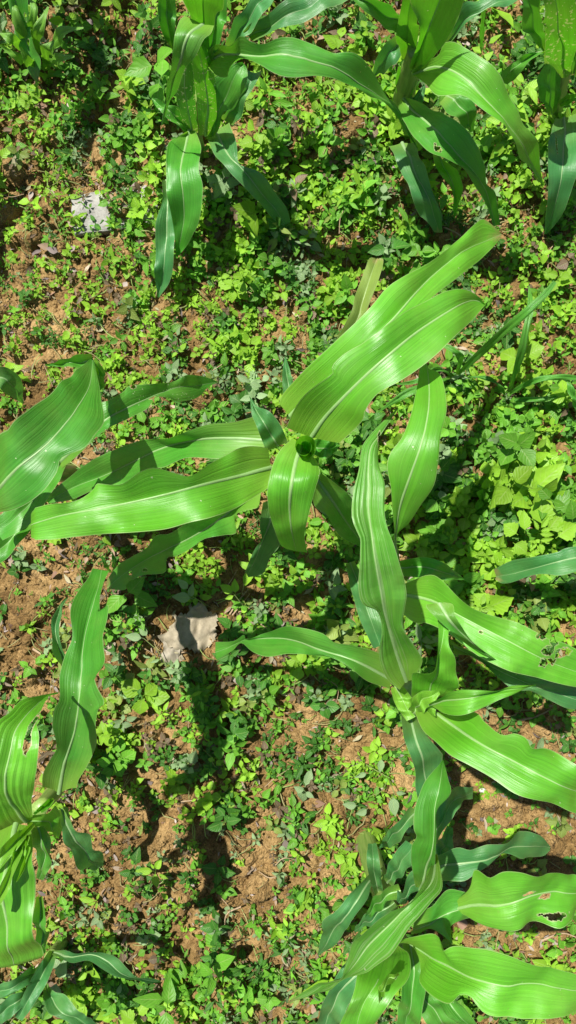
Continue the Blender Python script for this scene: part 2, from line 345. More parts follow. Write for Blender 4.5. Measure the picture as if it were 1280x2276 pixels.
# ------------------------------------------------------------------ survey of the maize (millimetres)
MAIZE = [
 {'label':'central maize plant seen straight down into its rolled whorl','stem':{'p':[(19,78,0),(22,81,150),(23,84,360),(21,80,500)],'r':(0.017,0.013)},'leaves':[
  {'t':'young','m':[(29,93,530),(43,112,558),(60,129,587),(85,152,606),(114,177,615),(149,207,605),(192,238,575),(229,263,530),(251,264,510)],'a':[(-2,103,548),(6,120,564),(21,137,592),(50,157,613),(50,166,616),(65,180,623),(90,193,626),(116,213,622),(143,234,610),(181,258,586),(208,269,560),(233,270,532),(250,263,514)],'b':[(63,84,548),(77,96,572),(87,107,595),(89,117,604),(101,133,616),(125,146,625),(146,160,625),(168,178,615),(192,202,596),(224,233,553),(250,263,514)],'r':0.0045,'droop':0.1},
  {'t':'young','m':[(3,127,470),(45,161,531),(87,194,561),(124,229,561),(155,267,543),(189,306,507),(245,358,441),(312,406,370)],'a':[(-12,143,474),(-6,155,484),(17,174,520),(36,189,542),(60,209,559),(83,229,566),(100,246,566),(119,270,559),(143,288,548),(188,323,512),(231,368,463),(265,405,419),(280,413,403),(312,406,371)],'b':[(12,129,474),(58,155,535),(97,182,563),(141,226,561),(185,272,529),(222,305,488),(266,349,432),(297,383,389),(312,404,371)],'r':0.006,'burn':1},
  {'t':'brown','m':[(46,215,80),(83,274,154),(115,320,207),(124,349,212),(139,396,194),(154,439,170)],'a':[(37,216,98),(70,276,164),(103,328,218),(112,361,220),(130,410,197),(140,435,181),(153,438,174)],'b':[(53,208,98),(94,268,166),(125,323,219),(135,346,221),(153,393,204),(164,433,179),(155,438,174)],'r':0.0045},
  {'t':'mid','m':[(-29,95,470),(-70,98,464),(-116,100,439),(-172,96,384),(-233,78,317),(-299,59,252),(-365,41,193),(-422,18,150)],'a':[(-45,124,488),(-71,118,484),(-106,116,471),(-137,109,448),(-163,102,422),(-212,106,369),(-275,94,306),(-329,76,252),(-361,61,220),(-394,43,187),(-433,15,154)],'b':[(-26,75,488),(-68,69,479),(-104,72,457),(-140,75,425),(-176,65,381),(-210,62,345),(-265,43,286),(-323,34,231),(-370,21,189),(-421,15,154)],'r':0.0045},
  {'t':'young','m':[(-22,57,500),(-63,43,554),(-103,30,595),(-137,20,615),(-175,11,624),(-214,3,624),(-256,-4,614),(-291,-13,600)],'a':[(-25,81,518),(-47,81,540),(-65,74,567),(-87,60,593),(-104,44,610),(-114,40,616),(-128,44,624),(-145,48,630),(-160,43,633),(-183,30,634),(-214,32,632),(-216,28,632),(-239,12,625),(-269,9,612),(-289,5,604)],'b':[(-19,34,518),(-36,22,538),(-61,5,578),(-86,-6,603),(-111,-12,619),(-135,-19,629),(-165,-22,634),(-198,-24,633),(-239,-28,626),(-266,-31,613),(-289,-32,604)],'r':0.009,'droop':0.05},
  {'t':'mid','m':[(-37,32,420),(-74,8,394),(-112,-18,347),(-154,-41,292),(-201,-62,230),(-253,-86,159),(-304,-116,95),(-340,-143,60)],'a':[(-62,28,438),(-79,6,422),(-108,-4,392),(-147,-15,344),(-188,-34,288),(-212,-38,256),(-245,-64,198),(-303,-93,119),(-334,-122,76),(-341,-136,64)],'b':[(-40,6,438),(-73,-4,420),(-73,-29,398),(-93,-34,376),(-127,-41,338),(-153,-58,302),(-180,-71,267),(-199,-76,244),(-208,-102,207),(-254,-111,152),(-287,-127,114),(-300,-143,93),(-339,-144,64)],'r':0.009,'burn':1,'holes':[(-284,-110,3.9,3.9),(-251,-102,5.5,3.1)]},
  {'t':'young','m':[(16,79,565),(9,58,586),(4,32,596),(2,7,579),(4,-20,535),(11,-53,450)],'a':[(5,89,559),(-10,72,578),(-18,54,590),(-23,32,590),(-24,15,579),(-22,-4,557),(-17,-22,526),(-10,-43,469),(-2,-50,448)],'b':[(28,69,559),(35,59,571),(37,45,585),(33,30,591),(28,11,584),(23,-11,557),(21,-30,517),(26,-55,448)],'r':0.002,'pleat':1},
  {'t':'old','m':[(-13,86,490),(-27,106,522),(-41,130,516),(-50,148,500)],'a':[(0,89,508),(-10,109,533),(-22,123,533),(-38,133,521),(-49,148,504)],'b':[(-28,77,508),(-32,88,521),(-40,109,534),(-46,124,526),(-49,148,504)],'r':0.0045},
  {'t':'mid','m':[(39,49,420),(61,19,394),(81,-5,341),(111,-38,245),(145,-70,160)],'a':[(46,53,438),(67,39,423),(88,24,389),(110,-2,320),(151,-66,164)],'b':[(33,33,438),(37,8,423),(56,-5,391),(76,-33,321),(91,-44,281),(121,-58,212),(144,-72,164)],'r':0.0045},
  {'t':'old','m':[(-21,20,340),(-27,-13,317),(-40,-43,267),(-54,-77,199),(-73,-114,120)],'a':[(-37,14,358),(-43,-19,326),(-42,-43,281),(-56,-63,230),(-77,-107,125)],'b':[(-8,9,358),(-12,-48,301),(-29,-74,247),(-43,-106,180),(-71,-117,125)],'r':0.0045},
  {'t':'old','m':[(9,138,340),(4,175,328),(-2,215,294),(-5,251,260)],'a':[(3,135,358),(-6,172,341),(-9,212,303),(-5,250,264)],'b':[(15,136,358),(15,175,340),(5,214,303),(-4,250,264)],'r':0.0045},
  {'t':'mid','m':[(31,90,440),(49,84,470),(69,91,460)],'a':[(32,97,458),(48,96,481),(69,92,465)],'b':[(29,80,458),(50,70,481),(70,89,465)],'r':0.0045},
 ]},
 {'label':'maize plant at the edge beside the central one, broad leaf folding back at its tip','stem':{'p':[(-432,76,0),(-419,70,150),(-426,74,320),(-419,76,480)],'r':(0.017,0.013)},'leaves':[
  {'t':'mid','m':[(-412,2,480),(-358,29,531),(-338,43,549),(-314,61,563),(-290,82,565),(-275,104,551),(-265,127,526),(-261,163,483),(-269,212,430)],'a':[(-408,75,490),(-351,94,549),(-330,99,564),(-310,114,573),(-294,137,560),(-284,162,523),(-277,187,478),(-270,213,432)],'b':[(-405,-10,480),(-367,-1,508),(-342,2,528),(-316,12,545),(-294,27,558),(-279,48,566),(-273,65,566),(-246,78,555),(-237,97,541),(-232,116,522),(-242,145,495),(-262,196,442),(-269,212,430)],'r':0.006},
  {'t':'mid','m':[(-269,208,430),(-298,208,419),(-348,211,390)],'a':[(-267,215,448),(-300,212,429),(-347,210,395)],'b':[(-262,194,448),(-286,197,436),(-347,209,395)],'r':0.0045,'tip':1},
  {'t':'young','m':[(-273,213,415),(-270,196,390),(-281,177,350)],'a':[(-263,212,433),(-258,195,402),(-279,176,354)],'b':[(-272,208,433),(-275,192,403),(-282,177,354)],'r':0.0045,'tip':1},
  {'t':'mid','m':[(-348,74,330),(-306,100,368),(-259,129,400),(-238,147,381),(-218,164,353),(-203,178,326),(-178,196,279),(-156,207,234),(-121,225,170)],'a':[(-345,86,348),(-307,114,382),(-266,152,413),(-253,158,406),(-238,177,383),(-232,185,374),(-208,192,340),(-189,200,308),(-168,216,266),(-144,227,213),(-121,225,174)],'b':[(-337,65,348),(-293,91,384),(-267,108,407),(-246,120,412),(-222,138,386),(-204,155,359),(-198,171,339),(-183,175,314),(-173,173,292),(-153,184,252),(-136,210,200),(-121,224,174)],'r':0.008,'frass':0.6,'holes':[(-202,171,6.8,3.4),(-227,184,3.3,2.7)]},
  {'t':'mid','m':[(-399,-12,300),(-412,-33,330),(-432,-56,340),(-461,-78,320)],'a':[(-386,-19,318),(-397,-43,344),(-418,-67,348),(-450,-88,325)],'b':[(-399,-4,318),(-417,-22,344),(-440,-45,348),(-469,-69,325)],'r':0.0045},
  {'t':'mid','m':[(-335,88,320),(-354,54,353),(-372,17,375),(-396,-11,381),(-422,-29,380)],'a':[(-326,83,338),(-337,43,366),(-352,4,385),(-380,-25,389),(-411,-41,385)],'b':[(-334,90,338),(-361,63,370),(-385,31,387),(-406,4,388),(-429,-16,385)],'r':0.0045},
  {'t':'old','m':[(-464,210,300),(-442,208,302),(-438,199,268),(-448,183,200)],'a':[(-456,220,318),(-430,221,315),(-423,207,274),(-445,183,204)],'b':[(-458,193,318),(-442,190,317),(-440,185,294),(-447,182,204)],'r':0.0045},
 ]},
 {'label':'maize plant at the lower photo edge with folded bright whorl and a slotted broad leaf','stem':{'p':[(-388,-452,0),(-376,-444,150),(-367,-439,280),(-365,-435,370)],'r':(0.017,0.013)},'leaves':[
  {'t':'young','m':[(-336,-398,500),(-334,-361,550),(-327,-328,587),(-319,-297,612),(-313,-269,620),(-311,-250,610),(-308,-240,583),(-306,-235,546),(-307,-234,505),(-301,-237,480)],'a':[(-363,-408,518),(-362,-374,556),(-345,-311,614),(-333,-267,632),(-330,-239,621),(-322,-232,602),(-319,-225,575),(-313,-226,547),(-307,-233,503),(-300,-235,485)],'b':[(-322,-384,518),(-307,-348,562),(-289,-306,611),(-280,-270,632),(-282,-250,618),(-290,-240,586),(-298,-234,549),(-301,-234,529),(-303,-234,511),(-300,-237,485)],'r':0.003,'pleat':1,'holes':[(-294,-259,4.0,14.1),(-292,-244,2.0,12.3)]},
  {'t':'mid','m':[(-344,-423,340),(-328,-379,371),(-297,-307,426),(-284,-258,446),(-283,-225,436),(-288,-188,408),(-288,-160,388),(-285,-130,365),(-286,-110,331),(-290,-90,300)],'a':[(-359,-402,370),(-353,-377,385),(-336,-350,407),(-318,-325,428),(-315,-309,439),(-315,-288,453),(-310,-262,465),(-303,-248,467),(-308,-225,461),(-308,-211,452),(-306,-193,434),(-301,-174,418),(-308,-146,396),(-309,-128,382),(-307,-112,359),(-304,-100,327),(-302,-87,308)],'b':[(-303,-396,390),(-298,-381,397),(-279,-352,419),(-261,-316,445),(-256,-281,466),(-248,-257,478),(-240,-250,480),(-251,-230,479),(-255,-219,475),(-246,-205,465),(-244,-194,454),(-251,-176,439),(-254,-168,433),(-253,-149,418),(-254,-130,404),(-268,-144,392),(-271,-139,387),(-275,-122,365),(-278,-104,330),(-275,-91,313)],'r':0.004},
  {'t':'old','m':[(-367,-260,220),(-372,-224,251),(-377,-188,246),(-385,-161,202),(-385,-148,160)],'a':[(-366,-258,238),(-375,-223,265),(-381,-186,256),(-387,-159,209),(-384,-147,164)],'b':[(-356,-253,238),(-360,-219,265),(-367,-187,256),(-379,-162,209),(-382,-148,164)],'r':0.0045},
  {'t':'old','m':[(-363,-473,270),(-351,-515,260),(-344,-554,222),(-343,-599,170),(-342,-641,120)],'a':[(-346,-464,288),(-336,-505,276),(-324,-529,246),(-327,-567,207),(-323,-596,163),(-331,-633,125)],'b':[(-361,-470,288),(-359,-526,269),(-356,-554,243),(-354,-598,198),(-349,-633,146),(-343,-642,125)],'r':0.0045},
  {'t':'young','m':[(-337,-398,500),(-320,-403,485),(-317,-429,449),(-322,-459,410)],'a':[(-322,-382,518),(-306,-385,509),(-301,-380,494),(-301,-398,477),(-311,-434,437),(-321,-456,414)],'b':[(-329,-394,518),(-317,-404,498),(-318,-431,458),(-321,-458,414)],'r':0.0045},
  {'t':'young','m':[(-327,-401,420),(-332,-403,434),(-340,-405,460)],'a':[(-320,-396,438),(-325,-402,447),(-338,-404,464)],'b':[(-323,-392,438),(-331,-394,447),(-340,-402,464)],'r':0.0045},
  {'t':'young','m':[(-337,-385,535),(-326,-408,591),(-324,-439,608),(-322,-480,604),(-330,-544,560)],'a':[(-356,-394,535),(-355,-410,588),(-357,-440,607),(-351,-478,607),(-349,-548,560)],'b':[(-321,-390,531),(-297,-407,586),(-291,-429,602),(-290,-459,607),(-292,-492,592),(-294,-534,559)],'r':0.0045,'pleat':1,'droop':0.08},
  {'t':'lime','m':[(-318,-394,550),(-318,-399,583),(-315,-410,614),(-319,-427,631),(-325,-442,640)],'a':[(-310,-387,568),(-308,-394,598),(-306,-407,625),(-312,-425,638),(-321,-441,645)],'b':[(-314,-385,568),(-316,-390,599),(-316,-403,626),(-320,-421,639),(-326,-438,645)],'r':0.0045},
  {'t':'lime','m':[(-318,-389,530),(-321,-388,585),(-333,-401,601),(-349,-417,600)],'a':[(-309,-383,548),(-311,-387,598),(-324,-403,609),(-343,-420,604)],'b':[(-314,-379,548),(-321,-377,598),(-335,-392,609),(-352,-411,604)],'r':0.0045},
  {'t':'lime','m':[(-314,-390,560),(-301,-390,602),(-293,-394,631),(-297,-405,640)],'a':[(-306,-382,578),(-294,-385,615),(-289,-391,640),(-295,-403,645)],'b':[(-310,-382,578),(-298,-384,616),(-292,-390,640),(-296,-403,645)],'r':0.0045},
  {'t':'mid','m':[(-332,-417,470),(-329,-440,463),(-336,-482,431),(-360,-532,380)],'a':[(-318,-407,488),(-313,-431,477),(-322,-478,441),(-353,-531,384)],'b':[(-335,-412,488),(-336,-436,477),(-344,-476,441),(-363,-528,384)],'r':0.0045},
  {'t':'mid','m':[(-353,-547,400),(-357,-599,380),(-372,-675,320)],'a':[(-342,-538,418),(-345,-591,392),(-369,-672,325)],'b':[(-352,-538,418),(-361,-593,392),(-372,-673,325)],'r':0.0045},
 ]},
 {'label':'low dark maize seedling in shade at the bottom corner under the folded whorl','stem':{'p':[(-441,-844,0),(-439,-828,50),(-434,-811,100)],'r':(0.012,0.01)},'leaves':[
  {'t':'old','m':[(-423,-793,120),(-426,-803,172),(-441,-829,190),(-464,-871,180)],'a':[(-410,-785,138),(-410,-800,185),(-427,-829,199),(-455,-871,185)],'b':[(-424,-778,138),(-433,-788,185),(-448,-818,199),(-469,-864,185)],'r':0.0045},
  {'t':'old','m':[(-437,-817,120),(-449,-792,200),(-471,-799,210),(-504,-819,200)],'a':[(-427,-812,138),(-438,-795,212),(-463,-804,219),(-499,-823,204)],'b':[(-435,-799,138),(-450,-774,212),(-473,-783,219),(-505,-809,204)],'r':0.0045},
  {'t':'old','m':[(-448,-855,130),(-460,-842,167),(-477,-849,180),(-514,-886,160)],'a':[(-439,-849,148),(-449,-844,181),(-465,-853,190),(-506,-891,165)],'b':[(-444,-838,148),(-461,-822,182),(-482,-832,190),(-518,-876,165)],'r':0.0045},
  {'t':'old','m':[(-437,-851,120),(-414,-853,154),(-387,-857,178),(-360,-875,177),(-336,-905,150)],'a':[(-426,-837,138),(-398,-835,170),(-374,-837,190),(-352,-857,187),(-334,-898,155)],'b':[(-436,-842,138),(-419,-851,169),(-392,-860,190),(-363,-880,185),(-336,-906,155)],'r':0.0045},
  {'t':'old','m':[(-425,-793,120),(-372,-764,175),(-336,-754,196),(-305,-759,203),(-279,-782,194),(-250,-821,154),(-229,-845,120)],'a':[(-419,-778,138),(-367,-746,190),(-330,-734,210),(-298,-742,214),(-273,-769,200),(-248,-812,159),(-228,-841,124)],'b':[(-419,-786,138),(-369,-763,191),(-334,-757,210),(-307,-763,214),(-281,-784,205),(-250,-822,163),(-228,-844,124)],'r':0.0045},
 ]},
 {'label':'maize plant with a tall pleated leaf and open pale whorl beside the holed leaf','stem':{'p':[(192,-266,0),(187,-266,170),(180,-264,300),(182,-267,360)],'r':(0.018,0.015)},'leaves':[
  {'t':'streak','m':[(160,-229,450),(145,-195,483),(130,-158,526),(115,-119,569),(106,-87,598),(97,-51,623),(93,-24,633),(89,6,636),(90,27,632),(90,47,624),(94,73,608),(110,93,584),(136,128,540)],'a':[(150,-239,456),(132,-222,474),(119,-196,504),(114,-172,528),(114,-144,554),(111,-128,570),(103,-115,583),(87,-107,597),(80,-88,611),(79,-53,630),(79,-31,636),(79,-30,637),(70,-9,639),(70,8,638),(73,27,634),(79,47,626),(84,73,611),(93,87,598),(112,107,568),(135,128,541)],'b':[(168,-226,456),(175,-197,485),(166,-178,508),(140,-142,552),(137,-116,579),(137,-95,597),(133,-79,610),(125,-59,625),(116,-34,635),(108,-14,639),(106,6,638),(107,31,632),(102,53,620),(104,73,606),(113,98,579),(135,128,541)],'r':0.004,'pleat':1,'holes':[(106,81,2.1,11.6)]},
  {'t':'young','m':[(159,-177,420),(148,-108,472),(135,-52,524),(130,-28,551),(129,-2,585),(133,27,617),(140,55,634),(148,81,635),(156,109,621),(164,141,591),(168,171,560)],'a':[(154,-176,422),(143,-108,473),(132,-52,525),(129,-28,551),(120,7,594),(116,27,615),(110,50,631),(113,65,636),(125,81,637),(135,102,627),(143,125,609),(153,153,577),(158,172,561)],'b':[(162,-176,422),(152,-108,471),(140,-52,518),(133,-29,543),(145,-13,569),(154,9,599),(163,29,620),(165,55,634),(167,83,637),(176,108,627),(179,124,616),(181,146,596),(179,165,573),(169,172,561)],'r':0.002,'pleat':1,'droop':0.1},
  {'t':'mid','m':[(150,-243,380),(93,-206,430),(48,-195,406),(10,-191,355),(-28,-196,299),(-66,-206,249),(-80,-215,229),(-103,-231,195),(-126,-243,170)],'a':[(134,-209,398),(127,-198,408),(89,-182,442),(64,-179,444),(47,-169,427),(10,-166,376),(-7,-170,350),(-30,-185,313),(-65,-203,260),(-72,-198,246),(-91,-215,216),(-125,-224,174)],'b':[(145,-252,398),(108,-231,434),(86,-212,445),(62,-202,435),(32,-205,402),(0,-209,356),(-30,-220,312),(-57,-221,272),(-77,-215,241),(-93,-232,213),(-123,-255,174)],'r':0.006},
  {'t':'young','m':[(195,-266,470),(212,-274,506),(231,-280,546),(256,-290,573),(285,-304,580),(318,-320,576),(352,-339,557),(391,-361,530)],'a':[(207,-260,488),(232,-249,535),(239,-255,553),(251,-262,574),(264,-258,584),(276,-262,589),(282,-273,590),(300,-277,589),(324,-289,583),(348,-303,568),(389,-331,534)],'b':[(165,-261,488),(171,-277,509),(183,-284,535),(196,-293,557),(215,-302,577),(240,-313,589),(262,-326,590),(292,-336,587),(317,-346,579),(346,-363,562),(389,-385,534)],'r':0.006},
  {'t':'young','m':[(170,-123,340),(207,-128,386),(232,-141,419),(263,-157,443),(297,-174,450),(331,-192,447),(369,-210,434),(421,-230,410)],'a':[(172,-106,358),(200,-90,392),(215,-95,413),(239,-123,445),(259,-134,456),(284,-142,460),(309,-149,459),(337,-163,454),(357,-174,446),(380,-180,435),(419,-201,414)],'b':[(167,-148,358),(183,-160,378),(199,-159,400),(224,-169,431),(252,-191,455),(279,-205,460),(304,-215,459),(332,-223,454),(367,-234,440),(419,-248,414)],'r':0.004,'holes':[(354,-187,10.5,5.6),(373,-193,16.1,6.2),(354,-205,12.4,5.6),(263,-164,2.5,1.8),(342,-167,7.9,3.7),(362,-177,6.2,4.9)]},
  {'t':'young','m':[(187,-251,450),(184,-205,527),(183,-171,559),(187,-148,558),(190,-131,550)],'a':[(164,-248,470),(154,-204,534),(157,-197,544),(172,-190,564),(176,-173,571),(180,-147,564),(181,-130,555)],'b':[(213,-247,460),(217,-225,503),(208,-197,544),(200,-175,563),(192,-160,565),(192,-147,562),(197,-131,552)],'r':0.0045},
  {'t':'mid','m':[(181,-109,565),(184,-115,568),(193,-130,575),(216,-152,551),(255,-183,493),(291,-206,440)],'a':[(188,-108,565),(196,-110,570),(197,-123,575),(215,-146,556),(240,-170,516),(291,-206,440)],'b':[(172,-110,565),(164,-112,568),(175,-125,575),(195,-143,564),(228,-169,521),(257,-188,483),(291,-207,440)],'r':0.0045,'tip':1},
  {'t':'young','m':[(182,-248,500),(195,-232,542),(216,-221,569),(247,-217,565),(274,-215,551),(312,-218,520)],'a':[(177,-243,516),(185,-227,544),(198,-213,572),(222,-209,581),(250,-212,570),(281,-212,549),(311,-216,524)],'b':[(185,-247,516),(194,-247,546),(214,-237,578),(239,-230,578),(260,-221,567),(287,-218,545),(311,-217,524)],'r':0.002,'pleat':1},
  {'t':'old','m':[(172,-282,400),(183,-326,397),(194,-356,381),(205,-397,350),(224,-471,280)],'a':[(157,-275,418),(163,-316,413),(175,-349,395),(187,-382,368),(193,-421,332),(209,-469,284)],'b':[(177,-283,418),(190,-307,417),(215,-338,401),(221,-352,391),(227,-411,342),(229,-469,284)],'r':0.0045},
  {'t':'lime','m':[(154,-249,390),(161,-264,419),(171,-285,430)],'a':[(163,-248,380),(173,-260,412),(178,-282,427)],'b':[(148,-255,380),(151,-271,412),(164,-289,427)],'r':0.0045},
  {'t':'lime','m':[(171,-274,445),(175,-247,485),(194,-231,500)],'a':[(161,-265,460),(166,-235,496),(192,-227,504)],'b':[(175,-275,460),(181,-253,493),(195,-233,504)],'r':0.0045},
  {'t':'lime','m':[(183,-279,440),(185,-260,475),(193,-249,490)],'a':[(175,-271,452),(178,-251,482),(190,-244,493)],'b':[(187,-280,452),(189,-264,482),(194,-253,493)],'r':0.0045},
  {'t':'old','m':[(102,-83,240),(112,-123,324),(122,-156,340),(140,-203,330)],'a':[(107,-79,258),(123,-117,338),(135,-150,349),(150,-198,335)],'b':[(93,-84,258),(98,-126,337),(107,-160,349),(129,-206,335)],'r':0.0045},
  {'t':'mid','m':[(166,-85,330),(205,-83,339),(237,-92,319),(281,-107,270)],'a':[(163,-73,348),(203,-67,352),(239,-79,328),(280,-106,274)],'b':[(164,-95,348),(201,-98,352),(231,-103,331),(279,-108,274)],'r':0.0045},
  {'t':'old','m':[(270,-218,250),(316,-237,348),(346,-249,362),(388,-265,361),(453,-289,330)],'a':[(260,-208,268),(312,-225,363),(358,-240,373),(402,-251,361),(451,-265,335)],'b':[(266,-227,268),(290,-225,316),(324,-256,368),(356,-262,373),(385,-277,368),(413,-290,354),(451,-298,335)],'r':0.0045},
 ]},
 {'label':'bluish maize leaf stalk reaching in from the edge above the holed leaf','stem':{'p':[(609,-68,0),(588,-64,80),(569,-61,160)],'r':(0.013,0.011)},'leaves':[
  {'t':'old','m':[(576,-62,150),(496,-73,217),(455,-81,217),(430,-91,197),(404,-106,157),(380,-118,100)],'a':[(568,-48,168),(490,-55,231),(461,-60,233),(445,-67,227),(417,-75,198),(394,-85,157),(375,-104,104)],'b':[(568,-78,168),(490,-90,232),(451,-104,228),(426,-104,207),(405,-114,175),(387,-128,124),(377,-123,104)],'r':0.0045,'burn':1},
 ]},
 {'label':'maize plant crowding the bottom with a twisted tall leaf and broad lower leaves','stem':{'p':[(152,-644,0),(154,-638,100),(157,-634,220),(158,-622,420)],'r':(0.018,0.014)},'leaves':[
  {'t':'mid','m':[(173,-494,480),(174,-439,529),(176,-390,561),(176,-353,570),(184,-326,553),(195,-313,520)],'a':[(166,-488,488),(153,-439,529),(150,-407,553),(154,-389,563),(149,-375,570),(150,-351,574),(158,-332,571),(172,-320,554),(194,-311,522)],'b':[(180,-466,510),(177,-416,554),(175,-379,579),(175,-350,587),(190,-329,579),(192,-320,560),(194,-310,528)],'r':0.003},
  {'t':'streak','m':[(190,-441,500),(173,-444,558),(143,-451,596),(121,-473,602),(100,-498,593),(83,-533,568),(64,-588,518),(37,-643,458),(0,-697,400)],'a':[(185,-430,518),(166,-433,568),(137,-444,611),(113,-450,616),(95,-465,611),(82,-482,602),(74,-500,590),(72,-525,572),(68,-557,546),(64,-582,525),(35,-633,464),(0,-693,404)],'b':[(188,-432,518),(186,-437,548),(180,-440,590),(168,-445,605),(152,-454,615),(139,-465,616),(126,-482,612),(113,-503,602),(98,-529,583),(84,-554,558),(73,-576,535),(59,-604,504),(31,-653,449),(0,-695,404)],'r':0.004,'pleat':1,'burn':1},
  {'t':'young','m':[(162,-567,480),(175,-564,503),(187,-555,541),(202,-546,572),(224,-536,601),(253,-537,610),(287,-541,608),(339,-559,584),(376,-572,560)],'a':[(138,-557,498),(152,-535,517),(171,-508,553),(179,-504,566),(179,-508,580),(182,-510,588),(207,-494,613),(233,-489,620),(254,-493,620),(275,-502,618),(295,-514,612),(316,-528,601),(374,-558,564)],'b':[(162,-561,498),(166,-567,511),(165,-570,534),(160,-572,552),(168,-570,569),(181,-563,586),(195,-553,602),(207,-551,612),(213,-557,617),(223,-565,620),(243,-568,620),(266,-572,618),(295,-574,611),(321,-578,598),(374,-590,564)],'r':0.006},
  {'t':'young','m':[(231,-553,420),(255,-531,452),(282,-515,475),(311,-504,481),(349,-505,469),(395,-518,440),(444,-535,400)],'a':[(239,-516,450),(245,-503,458),(248,-475,479),(258,-476,489),(264,-477,494),(280,-464,500),(298,-460,500),(320,-465,494),(352,-473,479),(388,-488,453),(441,-513,408)],'b':[(229,-555,420),(242,-553,435),(254,-552,455),(267,-553,468),(285,-550,478),(310,-545,481),(334,-544,476),(358,-547,467),(379,-544,455),(395,-542,441),(444,-548,400)],'r':0.006,'holes':[(352,-533,17.3,4.2),(316,-498,8.8,3.5),(339,-508,9.0,3.0)]},
  {'t':'old','m':[(206,-574,280),(235,-549,306),(265,-539,320),(307,-535,306),(354,-540,269),(409,-557,215),(454,-581,170)],'a':[(203,-543,298),(232,-521,321),(258,-511,332),(281,-516,332),(309,-510,314),(343,-516,288),(374,-519,260),(420,-540,213),(452,-576,174)],'b':[(210,-584,298),(239,-561,322),(267,-556,333),(289,-545,330),(315,-542,311),(341,-541,288),(385,-560,248),(430,-585,198),(452,-584,174)],'r':0.0045},
  {'t':'mid','m':[(176,-596,400),(207,-567,423),(224,-554,430),(261,-550,410),(306,-567,360)],'a':[(181,-569,410),(196,-546,424),(208,-526,435),(225,-519,435),(252,-531,419),(301,-556,362)],'b':[(171,-587,420),(198,-579,433),(216,-582,440),(223,-585,442),(221,-559,440),(266,-569,410),(304,-573,365)],'r':0.0045},
  {'t':'old','m':[(157,-606,200),(129,-598,263),(107,-611,290),(86,-650,271),(70,-711,212),(54,-792,130)],'a':[(147,-595,218),(118,-585,273),(99,-591,300),(87,-612,301),(73,-631,289),(55,-657,259),(57,-688,231),(54,-749,171),(53,-789,134)],'b':[(160,-605,218),(133,-595,269),(123,-599,295),(106,-619,301),(95,-648,285),(86,-693,244),(71,-745,187),(54,-790,134)],'r':0.0045},
  {'t':'old','m':[(152,-638,220),(133,-556,313),(129,-525,328),(131,-516,300)],'a':[(143,-630,238),(123,-552,325),(119,-522,337),(124,-514,304)],'b':[(156,-627,238),(141,-548,326),(137,-520,337),(137,-513,304)],'r':0.0045},
  {'t':'old','m':[(200,-466,300),(178,-507,267),(167,-544,221),(158,-582,170)],'a':[(206,-468,318),(183,-509,280),(171,-545,231),(158,-581,175)],'b':[(187,-450,318),(169,-494,279),(161,-535,230),(156,-579,175)],'r':0.0045},
  {'t':'old','m':[(161,-602,250),(172,-538,321),(188,-501,340)],'a':[(150,-587,268),(159,-524,332),(176,-491,344)],'b':[(166,-599,268),(183,-541,332),(199,-507,344)],'r':0.0045},
  {'t':'old','m':[(225,-528,280),(227,-484,320),(239,-450,340),(261,-439,315),(295,-448,270)],'a':[(217,-510,298),(222,-447,348),(244,-423,337),(267,-426,308),(294,-437,274)],'b':[(224,-530,298),(226,-487,335),(244,-460,350),(258,-448,328),(278,-451,296),(294,-456,274)],'r':0.0045},
  {'t':'old','m':[(247,-586,220),(253,-542,250),(266,-516,240)],'a':[(232,-573,238),(236,-531,261),(260,-512,244)],'b':[(255,-582,238),(266,-542,261),(269,-515,244)],'r':0.0045},
  {'t':'young','m':[(139,-577,460),(120,-566,523),(100,-566,570),(87,-586,580),(80,-627,560)],'a':[(127,-576,470),(88,-556,555),(78,-562,578),(69,-579,585),(58,-625,562)],'b':[(145,-569,480),(153,-562,511),(150,-556,545),(139,-559,573),(126,-566,587),(112,-584,588),(96,-623,565)],'r':0.0045,'pleat':1},
  {'t':'lime','m':[(129,-541,585),(112,-541,601),(107,-556,598),(106,-571,590)],'a':[(128,-531,603),(114,-536,613),(109,-551,606),(106,-568,594)],'b':[(126,-528,603),(107,-530,614),(103,-550,605),(105,-568,594)],'r':0.0045},  # lime strip over the whorl leaf, standing in for its fold's bright highlight
  {'t':'mid','m':[(170,-601,420),(172,-627,440),(169,-662,442),(165,-733,400)],'a':[(178,-589,438),(185,-618,453),(183,-658,451),(175,-733,404)],'b':[(157,-592,438),(155,-619,453),(152,-652,452),(153,-727,404)],'r':0.0045},
  {'t':'mid','m':[(206,-723,320),(227,-709,366),(239,-718,380),(258,-741,376),(280,-772,360)],'a':[(205,-707,338),(230,-690,381),(247,-702,391),(266,-727,383),(286,-763,365)],'b':[(200,-715,338),(217,-709,380),(227,-720,391),(247,-743,385),(272,-775,365)],'r':0.0045},
  {'t':'mid','m':[(193,-705,340),(199,-711,367),(216,-730,372),(244,-782,340)],'a':[(200,-689,358),(212,-692,380),(231,-711,383),(256,-770,344)],'b':[(179,-699,358),(181,-711,382),(198,-736,381),(229,-788,344)],'r':0.0045},
  {'t':'old','m':[(195,-487,440),(176,-492,460),(162,-527,434),(157,-555,400)],'a':[(196,-482,458),(183,-495,474),(167,-529,443),(160,-556,404)],'b':[(187,-473,458),(164,-476,473),(153,-516,442),(153,-550,404)],'r':0.0045},
  {'t':'mid','m':[(163,-548,380),(141,-558,378),(127,-606,322),(124,-643,280)],'a':[(164,-548,398),(145,-560,391),(132,-606,331),(125,-642,284)],'b':[(157,-529,398),(134,-542,392),(121,-596,331),(121,-639,284)],'r':0.0045},
